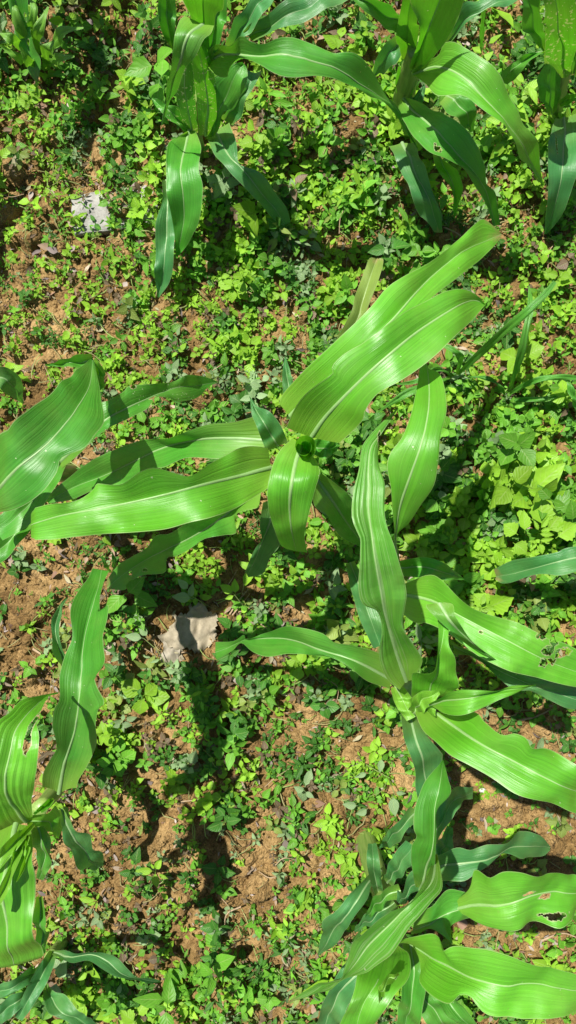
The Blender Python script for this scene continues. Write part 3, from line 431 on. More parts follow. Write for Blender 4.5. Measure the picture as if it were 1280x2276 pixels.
  {'t':'old','m':[(166,-608,300),(141,-621,308),(120,-665,258),(111,-698,220)],'a':[(167,-604,318),(145,-623,321),(123,-667,265),(111,-697,224)],'b':[(159,-593,318),(133,-604,321),(115,-654,268),(109,-694,224)],'r':0.0045},
  {'t':'old','m':[(141,-715,250),(103,-734,280),(76,-779,271),(59,-861,220)],'a':[(147,-713,268),(117,-737,294),(94,-783,280),(73,-864,224)],'b':[(129,-696,268),(86,-713,294),(58,-763,280),(45,-852,224)],'r':0.0045},
 ]},
 {'label':'insect-chewed maize plant at the top with a long arching leaf reaching sideways','stem':{'p':[(-173,693,0),(-173,700,60),(-166,713,130),(-162,713,180)],'r':(0.013,0.011)},'leaves':[
  {'t':'mid','m':[(-132,710,280),(-96,698,323),(-63,677,357),(-13,664,376),(33,657,370),(74,657,348),(111,659,313),(148,665,266),(185,669,212),(212,659,156),(232,648,130)],'a':[(-131,703,298),(-113,708,326),(-86,687,356),(-69,692,375),(-52,680,383),(-32,676,388),(-6,682,390),(19,685,386),(46,680,376),(69,675,362),(101,682,338),(125,681,311),(150,680,277),(183,676,220),(206,664,171),(231,647,135)],'b':[(-128,696,298),(-110,669,320),(-91,650,346),(-86,652,360),(-69,652,376),(-45,638,386),(-19,626,390),(13,626,385),(53,638,366),(81,644,344),(111,649,310),(144,656,268),(176,661,220),(196,659,188),(231,645,135)],'r':0.005},
  {'t':'mid','m':[(-120,686,410),(-139,658,425),(-153,643,401),(-170,646,346),(-188,654,284),(-203,657,236),(-214,653,200)],'a':[(-145,698,410),(-152,688,415),(-157,659,424),(-165,647,397),(-179,650,340),(-195,657,270),(-206,658,228),(-214,653,200)],'b':[(-104,684,410),(-108,670,416),(-117,659,424),(-126,646,421),(-137,640,403),(-155,642,361),(-175,651,301),(-198,657,239),(-213,653,200)],'r':0.002},
  {'t':'young','m':[(-129,723,330),(-122,715,384),(-118,713,421),(-114,708,460)],'a':[(-138,714,350),(-141,708,399),(-147,707,429),(-149,704,465)],'b':[(-113,711,350),(-104,707,396),(-91,705,420),(-84,704,465)],'r':0.0045},
  {'t':'mid','m':[(-130,713,280),(-115,717,326),(-104,735,361),(-100,749,390)],'a':[(-136,705,298),(-127,711,340),(-116,731,370),(-111,746,395)],'b':[(-120,700,298),(-100,705,340),(-90,727,370),(-87,745,395)],'r':0.0045},
  {'t':'mid','m':[(-178,717,300),(-179,723,337),(-178,734,367),(-172,745,400)],'a':[(-176,706,318),(-187,712,352),(-189,727,377),(-183,742,404)],'b':[(-174,707,318),(-167,715,352),(-163,728,377),(-160,742,404)],'r':0.0045},
  {'t':'young','m':[(-148,676,120),(-135,686,202),(-133,692,281),(-136,704,330)],'a':[(-161,683,108),(-154,690,193),(-150,694,275),(-147,703,327)],'b':[(-138,681,108),(-118,691,194),(-118,698,277),(-125,708,327)],'r':0.0045,'frass':1},
  {'t':'mid','m':[(-171,680,120),(-171,690,200),(-168,704,251),(-158,720,285)],'a':[(-181,683,110),(-188,693,192),(-183,707,245),(-165,723,282)],'b':[(-163,687,110),(-156,696,195),(-153,706,246),(-152,721,282)],'r':0.0045,'frass':1},
  {'t':'mid','m':[(-173,690,100),(-197,695,149),(-221,708,159),(-239,728,150)],'a':[(-176,676,118),(-202,681,160),(-224,698,167),(-239,724,154)],'b':[(-166,686,118),(-188,697,161),(-215,709,166),(-237,726,154)],'r':0.0045,'frass':1},
  {'t':'mid','m':[(-136,671,130),(-119,680,187),(-103,690,226),(-85,705,254),(-72,722,260)],'a':[(-143,661,150),(-124,672,189),(-119,690,227),(-123,704,248),(-98,714,262),(-73,721,265)],'b':[(-124,668,150),(-112,675,186),(-91,680,223),(-68,685,251),(-65,706,264),(-71,720,265)],'r':0.0045},
  {'t':'old','m':[(-115,710,110),(-88,711,166),(-70,723,191),(-56,748,190)],'a':[(-121,706,128),(-98,707,171),(-75,718,199),(-72,751,195)],'b':[(-98,691,128),(-81,695,159),(-68,710,194),(-50,733,198),(-44,749,195)],'r':0.0045},
  {'t':'old','m':[(-135,693,110),(-102,619,166),(-82,596,170),(-55,572,150),(-29,557,110),(-6,540,60)],'a':[(-105,696,128),(-89,636,173),(-85,603,184),(-62,593,180),(-39,582,163),(-20,568,131),(-3,558,96),(5,544,64)],'b':[(-146,670,128),(-125,618,170),(-100,584,184),(-74,563,171),(-48,544,131),(-25,537,88),(-6,535,64)],'r':0.0045},
  {'t':'mid','m':[(-175,683,130),(-179,655,145),(-184,590,179),(-181,546,173),(-187,512,130),(-207,477,70)],'a':[(-178,670,148),(-193,656,158),(-206,633,177),(-208,595,192),(-208,549,185),(-205,523,153),(-206,497,106),(-208,475,75)],'b':[(-164,672,148),(-159,661,153),(-152,639,166),(-149,617,179),(-151,580,193),(-145,553,192),(-153,516,161),(-172,495,122),(-205,474,75)],'r':0.0045,'holes':[(-210,590,3.1,7.7)]},
  {'t':'old','m':[(-223,611,90),(-219,575,96),(-221,523,102),(-224,484,96),(-230,449,78),(-248,409,40)],'a':[(-229,603,108),(-227,568,112),(-238,518,115),(-242,470,101),(-247,437,75),(-248,408,44)],'b':[(-212,603,108),(-207,539,115),(-206,487,110),(-210,452,93),(-223,427,68),(-245,408,44)],'r':0.0045},
  {'t':'old','m':[(-64,772,250),(-29,774,272),(7,783,288),(42,801,288),(75,824,280)],'a':[(-72,768,268),(-53,779,284),(-28,784,297),(0,797,299),(43,828,284)],'b':[(-54,753,268),(-28,757,280),(0,761,294),(35,772,299),(70,792,293),(99,810,284)],'r':0.0045},
  {'t':'old','m':[(-95,773,220),(-72,780,261),(-50,796,280),(-28,824,280)],'a':[(-103,767,238),(-84,779,275),(-62,799,289),(-39,829,285)],'b':[(-85,756,238),(-59,763,274),(-37,780,289),(-18,813,285)],'r':0.0045},
 ]},
 {'label':'healthy maize plant at the top with three arching leaves and pale sheath','stem':{'p':[(217,767,0),(215,765,50),(208,750,170),(208,742,270)],'r':(0.02,0.016)},'leaves':[
  {'t':'young','m':[(202,711,250),(225,694,295),(240,672,325),(262,647,345),(286,621,354),(312,601,346),(339,588,317),(371,582,274),(411,580,213),(449,574,150)],'a':[(199,706,268),(218,704,299),(231,700,331),(234,705,342),(245,699,350),(261,685,359),(278,669,365),(293,656,367),(312,643,364),(331,630,352),(348,617,332),(364,604,302),(390,598,269),(412,590,229),(449,573,154)],'b':[(203,698,268),(214,668,295),(223,634,331),(240,620,351),(263,612,363),(283,597,367),(300,586,360),(321,578,341),(347,573,308),(373,571,268),(410,573,208),(445,572,154)],'r':0.005},
  {'t':'mid','m':[(205,733,140),(214,696,173),(228,651,218),(252,613,240),(277,593,235),(306,579,210),(333,568,174),(362,556,124),(390,538,60)],'a':[(208,724,158),(220,707,177),(233,684,208),(248,656,236),(257,638,247),(278,623,254),(296,611,250),(314,596,234),(331,580,206),(344,569,178),(364,566,152),(382,554,105),(398,539,64)],'b':[(198,719,158),(191,699,172),(191,659,209),(201,616,241),(216,593,253),(233,578,253),(265,571,238),(293,570,215),(319,562,181),(348,555,140),(370,546,93),(385,535,64)],'r':0.004,'holes':[(244,590,5.2,5.2),(240,596,2.2,4.4),(261,654,3.0,6.7)]},
  {'t':'young','m':[(257,609,190),(279,587,159),(299,571,125),(313,553,60)],'a':[(271,585,208),(294,579,184),(306,566,151),(313,551,64)],'b':[(243,602,208),(260,580,174),(289,571,140),(311,551,64)],'r':0.0045,'tip':1},
  {'t':'old','m':[(213,690,70),(226,615,125),(245,574,126),(267,549,93),(286,529,50)],'a':[(236,681,88),(238,626,129),(248,591,143),(262,567,134),(277,550,107),(292,528,55)],'b':[(186,674,88),(195,629,123),(211,585,143),(222,558,133),(243,542,103),(276,528,55)],'r':0.0045,'burn':1},
  {'t':'young','m':[(202,717,250),(204,706,359),(208,710,391),(213,716,420),(216,721,460)],'a':[(193,710,270),(193,698,356),(183,702,392),(170,710,425),(159,717,465)],'b':[(210,705,270),(223,692,332),(229,689,360),(238,694,394),(242,702,418),(243,717,465)],'r':0.0045},
  {'t':'mid','m':[(201,750,270),(171,745,324),(139,738,361),(106,737,385),(74,747,400)],'a':[(207,755,288),(183,746,330),(153,736,373),(125,731,394),(104,744,405)],'b':[(185,738,288),(164,734,315),(143,726,352),(117,724,378),(98,729,393),(69,744,405)],'r':0.0045},
  {'t':'young','m':[(201,755,220),(185,742,300),(178,737,363),(177,742,400)],'a':[(187,743,238),(167,733,314),(164,732,373),(166,740,405)],'b':[(210,745,238),(199,733,314),(189,730,372),(186,737,405)],'r':0.0045},
  {'t':'young','m':[(210,749,110),(205,749,160),(200,746,210)],'a':[(195,741,128),(186,744,172),(184,745,214)],'b':[(219,738,128),(221,740,172),(214,742,214)],'r':0.0045},
  {'t':'mid','m':[(278,733,150),(306,703,161),(336,694,100)],'a':[(285,737,168),(323,710,173),(338,693,104)],'b':[(262,709,168),(283,681,174),(332,691,104)],'r':0.0045},
  {'t':'old','m':[(263,778,220),(283,783,271),(309,790,288),(364,816,280)],'a':[(259,779,238),(266,784,269),(270,792,290),(290,800,299),(337,829,284)],'b':[(267,770,238),(288,776,284),(307,781,296),(334,787,298),(371,810,284)],'r':0.0045},
  {'t':'old','m':[(221,742,100),(234,740,127),(244,764,130)],'a':[(214,737,118),(223,740,138),(242,762,135)],'b':[(222,727,118),(240,727,140),(244,761,135)],'r':0.0045},
  {'t':'old','m':[(193,800,200),(169,782,177),(154,785,120)],'a':[(199,781,218),(181,764,189),(156,780,125)],'b':[(181,796,218),(154,784,189),(151,784,125)],'r':0.0045},
 ]},
 {'label':'maize plant cut by the top corner with a bluish leaf hanging down','stem':{'p':[(519,761,0),(500,761,80),(477,762,170),(451,758,250)],'r':(0.012,0.012)},'leaves':[
  {'t':'young','m':[(461,723,220),(416,710,328),(388,710,387),(362,718,440)],'a':[(445,714,240),(402,705,306),(367,703,379),(364,706,408),(334,715,445)],'b':[(462,717,240),(434,704,338),(415,705,396),(396,715,445)],'r':0.0045,'frass':1},
  {'t':'mid','m':[(417,749,250),(377,744,316),(353,748,370),(343,759,390)],'a':[(407,738,268),(365,731,320),(347,735,358),(337,756,395)],'b':[(415,738,268),(389,738,326),(367,743,377),(358,756,395)],'r':0.0045},
  {'t':'mid','m':[(489,737,80),(462,742,145),(442,757,200)],'a':[(474,726,100),(456,735,135),(429,743,180),(434,756,205)],'b':[(490,733,100),(482,740,143),(467,748,183),(443,756,205)],'r':0.0045},
  {'t':'old','m':[(507,725,90),(490,659,138),(477,598,162),(480,554,127),(487,527,50)],'a':[(486,715,108),(460,660,149),(447,601,175),(455,564,155),(466,544,113),(483,524,55)],'b':[(526,725,108),(518,648,160),(500,592,174),(497,557,150),(496,536,101),(488,524,55)],'r':0.0045,'holes':[(471,645,1.6,17.6)]},
  {'t':'mid','m':[(439,779,200),(400,758,220),(383,750,199),(375,765,140)],'a':[(433,770,218),(393,756,232),(379,763,182),(374,777,145)],'b':[(434,762,218),(401,744,234),(390,737,206),(387,754,145)],'r':0.0045},
  {'t':'young','m':[(489,734,120),(497,722,159),(517,710,170)],'a':[(480,730,138),(491,725,171),(517,715,174)],'b':[(485,719,138),(493,706,170),(513,700,174)],'r':0.0045},
  {'t':'mid','m':[(484,741,200),(458,741,280),(447,754,330)],'a':[(465,731,218),(435,736,291),(429,754,335)],'b':[(488,729,218),(473,730,291),(461,748,335)],'r':0.0045},
 ]},
]
GRASS = [
 {'label':'broad-bladed grass tuft in the shade beside the hooked maize leaf','base':(328, 279, 0),'leaves':[
  {'t':'grass','m':[(324,262,20),(335,276,137),(349,292,241),(371,311,293),(400,339,298),(419,361,290)],'a':[(321,263,23),(330,280,140),(344,296,244),(366,316,294),(396,342,299),(416,363,291)],'b':[(324,259,23),(339,271,139),(353,287,243),(375,306,294),(404,335,299),(421,359,291)],'r':0.0005,'nomid':1},
  {'t':'grass','m':[(327,268,20),(318,283,90),(295,292,121),(278,304,110)],'a':[(324,268,23),(311,281,93),(292,287,122),(276,301,111)],'b':[(328,267,23),(323,284,91),(298,296,123),(279,307,111)],'r':0.0005,'nomid':1},
  {'t':'grass','m':[(318,262,20),(259,233,93),(210,211,130),(167,185,80)],'a':[(318,259,23),(260,227,96),(213,205,131),(167,184,81)],'b':[(316,263,23),(256,238,95),(207,217,131),(166,186,81)],'r':0.0005,'nomid':1},
  {'t':'grass','m':[(324,262,20),(276,266,77),(235,239,99),(204,240,60)],'a':[(322,259,23),(277,261,78),(236,234,102),(204,239,61)],'b':[(324,263,23),(275,269,81),(233,243,100),(204,241,61)],'r':0.0005,'nomid':1},
 ]},
 {'label':'thin grass tuft with bent narrow blades next to the frame edge','base':(428, 228, 0),'leaves':[
  {'t':'grass','m':[(428,230,10),(413,257,107),(407,282,162),(406,312,191),(413,346,191),(420,395,160)],'a':[(426,230,13),(407,258,111),(400,282,165),(399,313,192),(407,346,192),(419,395,161)],'b':[(429,229,13),(418,255,109),(413,280,163),(412,311,192),(418,346,192),(421,395,161)],'r':0.0005,'nomid':1},
  {'t':'grass','m':[(425,224,10),(433,232,71),(454,239,120),(490,243,120),(531,244,100)],'a':[(423,225,13),(430,236,74),(452,244,122),(490,248,121),(531,248,101)],'b':[(425,223,13),(434,228,75),(455,234,122),(490,238,121),(531,240,101)],'r':0.0005,'nomid':1},
  {'t':'grass','m':[(422,218,10),(448,213,52),(480,212,69),(517,221,50)],'a':[(421,219,13),(447,217,54),(479,216,71),(517,222,51)],'b':[(421,216,13),(447,208,54),(480,207,71),(517,220,51)],'r':0.0005,'nomid':1},
  {'t':'grass','m':[(509,247,100),(518,216,101),(547,188,60)],'a':[(511,248,103),(523,218,103),(551,189,61)],'b':[(504,245,103),(512,214,103),(542,186,61)],'r':0.0005,'nomid':1},
  {'t':'grass','m':[(425,221,10),(398,241,51),(373,251,60),(348,258,40)],'a':[(423,220,13),(395,238,54),(371,248,62),(348,257,41)],'b':[(426,222,13),(400,243,53),(373,255,62),(348,259,41)],'r':0.0005,'nomid':1},
 ]},
 {'label':'upright grass blade standing behind the top maize sheath','base':(377, 900, 0),'leaves':[
  {'t':'grass','m':[(374,891,10),(357,885,87),(344,883,147),(336,891,180)],'a':[(371,889,13),(353,884,90),(340,883,149),(334,891,181)],'b':[(376,889,13),(361,883,90),(347,882,149),(339,891,181)],'r':0.0005,'nomid':1},
 ]},
 {'label':'pair of short bluish blades above the tall side maize leaf','base':(-344, -121, 0),'leaves':[
  {'t':'grass','m':[(-343,-117,20),(-332,-94,105),(-332,-78,130)],'a':[(-344,-118,23),(-336,-96,107),(-333,-78,131)],'b':[(-340,-116,23),(-328,-92,107),(-331,-78,131)],'r':0.0005,'nomid':1},
  {'t':'grass','m':[(-337,-115,20),(-321,-93,87),(-316,-72,120)],'a':[(-339,-115,23),(-325,-93,88),(-316,-72,121)],'b':[(-334,-115,23),(-316,-93,88),(-315,-72,121)],'r':0.0005,'nomid':1},
 ]},
 {'label':'tuft of lance-shaped grass leaves in the upper corner of the photo','base':(-487, 880, 0),'leaves':[
  {'t':'pale','m':[(-492,873,20),(-483,869,93),(-485,885,132),(-490,922,130)],'a':[(-494,869,23),(-490,865,94),(-493,882,133),(-491,921,131)],'b':[(-487,872,23),(-474,870,96),(-477,886,133),(-488,922,131)],'r':0.0005,'nomid':1},
  {'t':'pale','m':[(-487,877,20),(-455,867,109),(-437,880,133),(-428,902,130)],'a':[(-490,875,23),(-463,868,110),(-443,882,134),(-429,902,131)],'b':[(-483,875,23),(-445,864,111),(-430,876,134),(-426,901,131)],'r':0.0005,'nomid':1},
  {'t':'pale','m':[(-496,886,20),(-465,880,108),(-453,896,133),(-462,922,130)],'a':[(-498,884,23),(-473,878,112),(-459,894,134),(-463,921,131)],'b':[(-491,884,23),(-456,879,109),(-445,896,134),(-460,922,131)],'r':0.0005,'nomid':1},
  {'t':'pale','m':[(-470,864,20),(-434,830,122),(-421,837,132),(-418,842,130)],'a':[(-472,862,23),(-444,834,121),(-424,839,132),(-418,842,131)],'b':[(-465,862,23),(-424,826,126),(-418,833,133),(-416,840,131)],'r':0.0005,'nomid':1},
  {'t':'pale','m':[(-470,864,20),(-415,819,112),(-381,813,130)],'a':[(-470,865,23),(-417,827,114),(-381,814,131)],'b':[(-467,859,23),(-412,810,114),(-381,811,131)],'r':0.0005,'nomid':1},
  {'t':'pale','m':[(-492,868,20),(-490,830,96),(-514,834,130)],'a':[(-492,863,23),(-493,821,99),(-515,832,131)],'b':[(-489,870,23),(-486,837,97),(-513,834,131)],'r':0.0005,'nomid':1},
  {'t':'pale','m':[(-474,868,20),(-420,856,108),(-402,858,129),(-365,864,130)],'a':[(-476,868,23),(-429,862,106),(-405,866,130),(-365,865,131)],'b':[(-470,865,23),(-411,847,114),(-398,850,130),(-365,862,131)],'r':0.0005,'nomid':1},
  {'t':'pale','m':[(-500,886,20),(-492,846,123),(-514,854,130)],'a':[(-501,881,23),(-497,837,125),(-514,852,131)],'b':[(-497,886,23),(-487,853,124),(-513,855,131)],'r':0.0005,'nomid':1},
  {'t':'pale','m':[(-478,873,20),(-473,820,99),(-478,830,130)],'a':[(-477,867,23),(-475,809,106),(-479,828,131)],'b':[(-478,874,23),(-470,831,93),(-476,830,131)],'r':0.0005,'nomid':1},
 ]},
]
SPOTS = [
 {'label':'bright toothed-leaf weed with divided leaflets above the bluish maize leaf','kind':'serrate','col':'lime','base':(492,-41,0),'leaves':[((454,-28,120),(456,28,116),0.75),((465,-36,120),(493,-4,116),0.8),((481,-48,120),(519,-22,116),0.8),((425,-38,120),(424,4,116),0.5),((446,-35,135),(437,-14,131),0.3),((448,-31,135),(465,-8,131),0.35),((446,-34,135),(470,-30,131),0.35),((444,-38,135),(473,-41,131),0.35),((444,-52,135),(473,-47,131),0.3),((444,-52,135),(427,-52,131),0.3),((444,-54,135),(430,-67,131),0.3),((446,-54,135),(453,-75,131),0.5),((419,-43,100),(394,-21,96),0.9),((411,-55,100),(435,-76,96),0.9)],'stems':[]},
 {'label':'grey-green sprig with spoon-shaped leaves beside the dry crumpled leaf','kind':'ovate','col':'grey','base':(-222,-346,0),'leaves':[((-269,-236,70),(-304,-231,66),0.5),((-265,-233,70),(-278,-217,66),0.4),((-280,-214,70),(-284,-191,66),0.6),((-263,-235,70),(-273,-207,66),0.35),((-241,-279,50),(-261,-285,46),0.3)],'stems':[[(-221,-345,5),(-241,-271,50),(-269,-236,70)]]},
 {'label':'pale sprig with rounded leaves at the top edge of the dry leaf','kind':'ovate','col':'grey','base':(-164,-181,0),'leaves':[((-177,-162,70),(-216,-158,66),0.55),((-185,-146,70),(-205,-125,66),0.5),((-183,-162,70),(-177,-133,66),0.35)],'stems':[[(-158,-186,5),(-169,-167,50),(-183,-156,70)]]},
 {'label':'leggy seedling with kite-shaped leaf between dry leaf and maize tip','kind':'ovate','col':'lime','base':(-75,-197,0),'leaves':[((-101,-153,70),(-127,-136,66),0.6),((-99,-154,70),(-99,-125,66),0.5),((-100,-156,70),(-117,-162,66),0.4)],'stems':[[(-74,-197,5),(-89,-172,50),(-101,-153,70)]]},
 {'label':'lone three-leaved seedling on bare soil near the bottom','kind':'ovate','col':'lime','base':(-260,-705,0),'leaves':[((-248,-670,70),(-286,-669,66),0.42),((-247,-671,70),(-245,-702,66),0.45),((-248,-669,70),(-236,-646,66),0.42),((-249,-668,70),(-257,-654,66),0.32),((-243,-673,70),(-224,-685,66),0.32)],'stems':[]},
 {'label':'tiny yellow-green star seedling on soil beside the bright folded whorl','kind':'lance','col':'lime','base':(-375,-761,0),'leaves':[((-367,-746,30),(-401,-740,26),0.34),((-367,-746,30),(-363,-733,26),0.34),((-367,-746,30),(-385,-757,26),0.3),((-366,-747,30),(-369,-762,26),0.3)],'stems':[]},
 {'label':'sprawling pale weed on bare soil above the twisted maize leaf','kind':'ovate','col':'grey','base':(197,-521,0),'leaves':[((199,-535,50),(203,-575,46),0.55),((133,-557,50),(104,-553,46),0.5),((152,-562,50),(129,-572,46),0.5),((152,-494,50),(126,-502,46),0.4),((179,-465,50),(173,-493,46),0.45),((202,-529,50),(223,-534,46),0.35)],'stems':[[(145,-489,5),(170,-491,50),(188,-496,70)],[(196,-519,5),(176,-529,50),(144,-533,70)],[(196,-519,5),(196,-518,50),(199,-528,70)]]},
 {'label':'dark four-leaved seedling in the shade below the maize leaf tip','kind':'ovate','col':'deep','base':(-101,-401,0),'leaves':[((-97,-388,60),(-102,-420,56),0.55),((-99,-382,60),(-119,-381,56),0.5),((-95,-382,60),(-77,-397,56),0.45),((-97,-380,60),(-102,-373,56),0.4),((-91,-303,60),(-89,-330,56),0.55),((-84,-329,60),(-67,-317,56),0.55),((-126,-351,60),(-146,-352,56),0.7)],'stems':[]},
]

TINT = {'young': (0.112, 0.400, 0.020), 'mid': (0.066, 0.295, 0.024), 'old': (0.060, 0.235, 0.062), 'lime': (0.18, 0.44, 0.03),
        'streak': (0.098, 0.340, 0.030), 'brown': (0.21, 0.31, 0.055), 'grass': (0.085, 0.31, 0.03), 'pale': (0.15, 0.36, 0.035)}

def spline(pts, n):
    """n points at even spacing along a Catmull-Rom curve through pts."""
    P = np.asarray(pts, dtype=float)
    keep = [0]+[i for i in range(1, len(P)) if np.linalg.norm(P[i]-P[i-1]) > 1e-9]; P = P[keep]
    Q = np.vstack([2*P[0]-P[1], P, 2*P[-1]-P[-2]])
    out = []
    for i in range(1, len(Q)-2):
        u = np.linspace(0, 1, 12, endpoint=False)[:, None]
        p0, p1, p2, p3 = Q[i-1], Q[i], Q[i+1], Q[i+2]
        out.append(0.5*(2*p1+(p2-p0)*u+(2*p0-5*p1+4*p2-p3)*u*u+(3*p1-p0-3*p2+p3)*u**3))
    out = np.vstack(out+[P[-1:]])
    d = np.concatenate([[0], np.cumsum(np.linalg.norm(np.diff(out, axis=0), axis=1))]); d /= d[-1]
    t = np.linspace(0, 1, n)
    return np.stack([np.interp(t, d, out[:, k]) for k in range(3)], 1)

def build_leaf(spec, parent, name='leaf', seed=0):
    r = np.random.default_rng(seed)
    n = 18 if spec.get('nomid') else 64
    M = spline(spec['m'], n)/1000; A = spline(spec['a'], n)/1000; B = spline(spec['b'], n)/1000
    K = 4 if spec.get('nomid') else 8                      # columns per half
    t = np.linspace(0, 1, n); length = np.linalg.norm(np.diff(M, axis=0), axis=1).sum()
    amp = spec['r']; fq = length/0.075*r.uniform(0.8, 1.2); ph = r.uniform(0, 6.28, 4)
    env = np.clip(t*5, 0, 1)*np.clip((1-t)*4, 0, 1)
    rip = []
    for k in range(2):                                         # irregular frill along each margin
        m_ = max(4, int(length/0.030)); kn = r.normal(0, 1.0, m_+1); kt = np.linspace(0, 1, m_+1)+r.normal(0, 0.25/m_, m_+1)
        f_ = np.interp(t, np.sort(kt), kn); f_ = np.convolve(np.pad(f_, 3, 'edge'), np.array([1, 3, 5, 6, 5, 3, 1])/24, 'valid')
        rip.append(1.25*f_)
    rows = []; us = np.linspace(0, 1, 2*K+1)
    for u in us:
        s = abs(2*u-1); E = A if u < 0.5 else B; k = 0 if u < 0.5 else 1
        P = M+(E-M)*s
        P[:, 2] += (E[:, 2]-M[:, 2])*(s**1.7-s)               # shallow trough along the midrib
        P[:, 2] += 0.0035*np.sin(math.pi*s)*env               # each half slightly domed
        w = rip[k]
        P[:, 2] += amp*s**2*w*env
        if spec.get('pleat'): P[:, 2] += 0.0009*math.cos(2*math.pi*u*7.0+ph[0])*env
        P[:, 2] += 0.0045*np.sin(2*math.pi*(t*2.4+u*0.6)+ph[1])*env
        rows.append(P)
    G = np.stack(rows, 1)                                      # n x (2K+1) x 3
    sh = r.uniform(0, 3, 2)
    G[..., 2] += (0.006*lattice_noise(G[..., 0]+sh[0], G[..., 1]+sh[1], 0.035, 41)+0.003*lattice_noise(G[..., 0]+sh[1], G[..., 1]+sh[0], 0.014, 42))*env[:, None]
    tt = t.copy(); floor_n = n
    if spec.get('droop'):                                      # blade bends over and hangs below its visible end
        d = M[-1]-M[-4]; d[2] = min(d[2], 0)*0.5; d /= np.linalg.norm(d); steps = 12; L = spec['droop']/steps
        last = G[-1].copy(); cen = M[-1].copy(); extra = []
        off = last-cen; half = G[-8]-M[-8]
        for q in range(1, steps+1):
            th = math.radians(35+75*q/steps)
            cen = cen+L*(d*math.cos(th)+np.array([0, 0, -1])*math.sin(th))
            wd = (1-(q/steps)**1.5)*0.9
            extra.append(cen+off*max(wd, 0.02)); Mx = cen
        G = np.concatenate([G, np.stack(extra)], 0); tt = np.concatenate([t, np.linspace(1, 1.25, steps)]); n = len(G)
    V = G.reshape(-1, 3).copy(); W2 = 2*K+1
    V[:, 2] = np.maximum(V[:, 2], 0.006)
    uv = np.stack([np.tile(us, n), np.repeat(tt/tt[-1], W2)], 1)
    faces = []
    holes = [(h[0]/1000, h[1]/1000, h[2]/1000, h[3]/1000) for h in spec.get('holes', [])]
    for i in range(n-1):
        for j in range(W2-1):
            f = (i*W2+j, i*W2+j+1, (i+1)*W2+j+1, (i+1)*W2+j)
            faces.append(f)
    o_root = parent.matrix_world.translation if False else parent.location
    base = np.array(o_root)
    if holes:
        # finer grid so bite edges are ragged rather than blocky
        fs = 4; n2 = (n-1)*fs+1; W3 = (W2-1)*fs+1
        Gi = np.stack([np.stack([np.interp(np.linspace(0, W2-1, W3), np.arange(W2), G[i, :, c]) for c in range(3)], 1) for i in range(n)])
        Gi = np.stack([np.stack([np.interp(np.linspace(0, n-1, n2), np.arange(n), Gi[:, j, c]) for c in range(3)], 1) for j in range(W3)], 1)
        V = Gi.reshape(-1, 3)
        uv = np.stack([np.tile(np.linspace(0, 1, W3), n2), np.repeat(np.interp(np.linspace(0, n-1, n2), np.arange(n), tt/tt[-1]), W3)], 1)
        I, J = np.meshgrid(np.arange(n2-1), np.arange(W3-1), indexing='ij')
        q = (I*W3+J).ravel(); F = np.stack([q, q+1, q+W3+1, q+W3], 1); C = V[F].mean(1)
        kill = np.zeros(len(F), bool)
        for hx, hy, ha, hb in holes:
            jit = lattice_noise(C[:, 0], C[:, 1], 0.0035, 5)+0.6*lattice_noise(C[:, 0], C[:, 1], 0.009, 6)
            kill |= (((C[:, 0]-hx)/ha)**2+((C[:, 1]-hy)/hb)**2) < (1+1.3*jit)
        faces = F[~kill]
    o = mesh_obj(name, V-base, faces, MAT_MAIZE, parent, True, uv)
    if holes:                                                  # dried pale rim round each bite
        rim = np.zeros(len(V))
        jit = lattice_noise(V[:, 0], V[:, 1], 0.0035, 5)+0.6*lattice_noise(V[:, 0], V[:, 1], 0.009, 6)
        for hx, hy, ha, hb in holes:
            d = np.sqrt(((V[:, 0]-hx)/(ha+0.0008))**2+((V[:, 1]-hy)/(hb+0.0008))**2)
            rim = np.maximum(rim, np.clip((np.sqrt(np.clip(1+1.3*jit, 0.05, None))-d)*8+0.5, 0, 1))
        o.data.attributes.new('rim', 'FLOAT', 'POINT').data.foreach_set('value', rim.astype(np.float32))
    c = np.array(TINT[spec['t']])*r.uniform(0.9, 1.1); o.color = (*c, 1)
    o['streak'] = 1.0 if spec['t'] == 'streak' else 0.0
    o['burn'] = float(spec.get('burn', 0)) if spec['t'] != 'brown' else 1.0
    o['frass'] = float(spec.get('frass', 0))
    if not spec.get('nomid'):
        # raised midrib, a slim half-round ridge on the blade
        R = G[:, K]; side = G[:, K+1]-G[:, K-1]; side /= np.linalg.norm(side, axis=1)[:, None]+1e-9
        tan = np.gradient(R, axis=0); tan /= np.linalg.norm(tan, axis=1)[:, None]+1e-9
        nor = np.cross(side, tan); nor *= np.sign(nor[:, 2:3]+1e-6)
        hw = (0.0031*(1-tt/tt[-1])**1.35+0.0003)*(0.6 if length < 0.2 else 1)
        prof = [(-1, -0.15), (-0.6, 0.42), (0, 0.62), (0.6, 0.42), (1, -0.15)]
        mv = np.stack([R+side*(hw*a)[:, None]+nor*(hw*b)[:, None] for a, b in prof], 1).reshape(-1, 3)
        mf = [(i*5+j, i*5+j+1, (i+1)*5+j+1, (i+1)*5+j) for i in range(n-1) for j in range(4)]
        muv = np.stack([np.tile(np.linspace(0, 1, 5), n), np.repeat(tt*8, 5)], 1)
        if holes:
            mc = mv[np.array(mf)].mean(1); bad = np.zeros(len(mf), bool)
            for hx, hy, ha, hb in holes: bad |= (((mc[:, 0]-hx)/ha)**2+((mc[:, 1]-hy)/hb)**2) < 0.8
            mf = [f for f, b in zip(mf, bad) if not b]
        mo = mesh_obj('midrib', mv-base, mf, MAT_MIDRIB, o, True, muv); mo.color = o.color
    return o

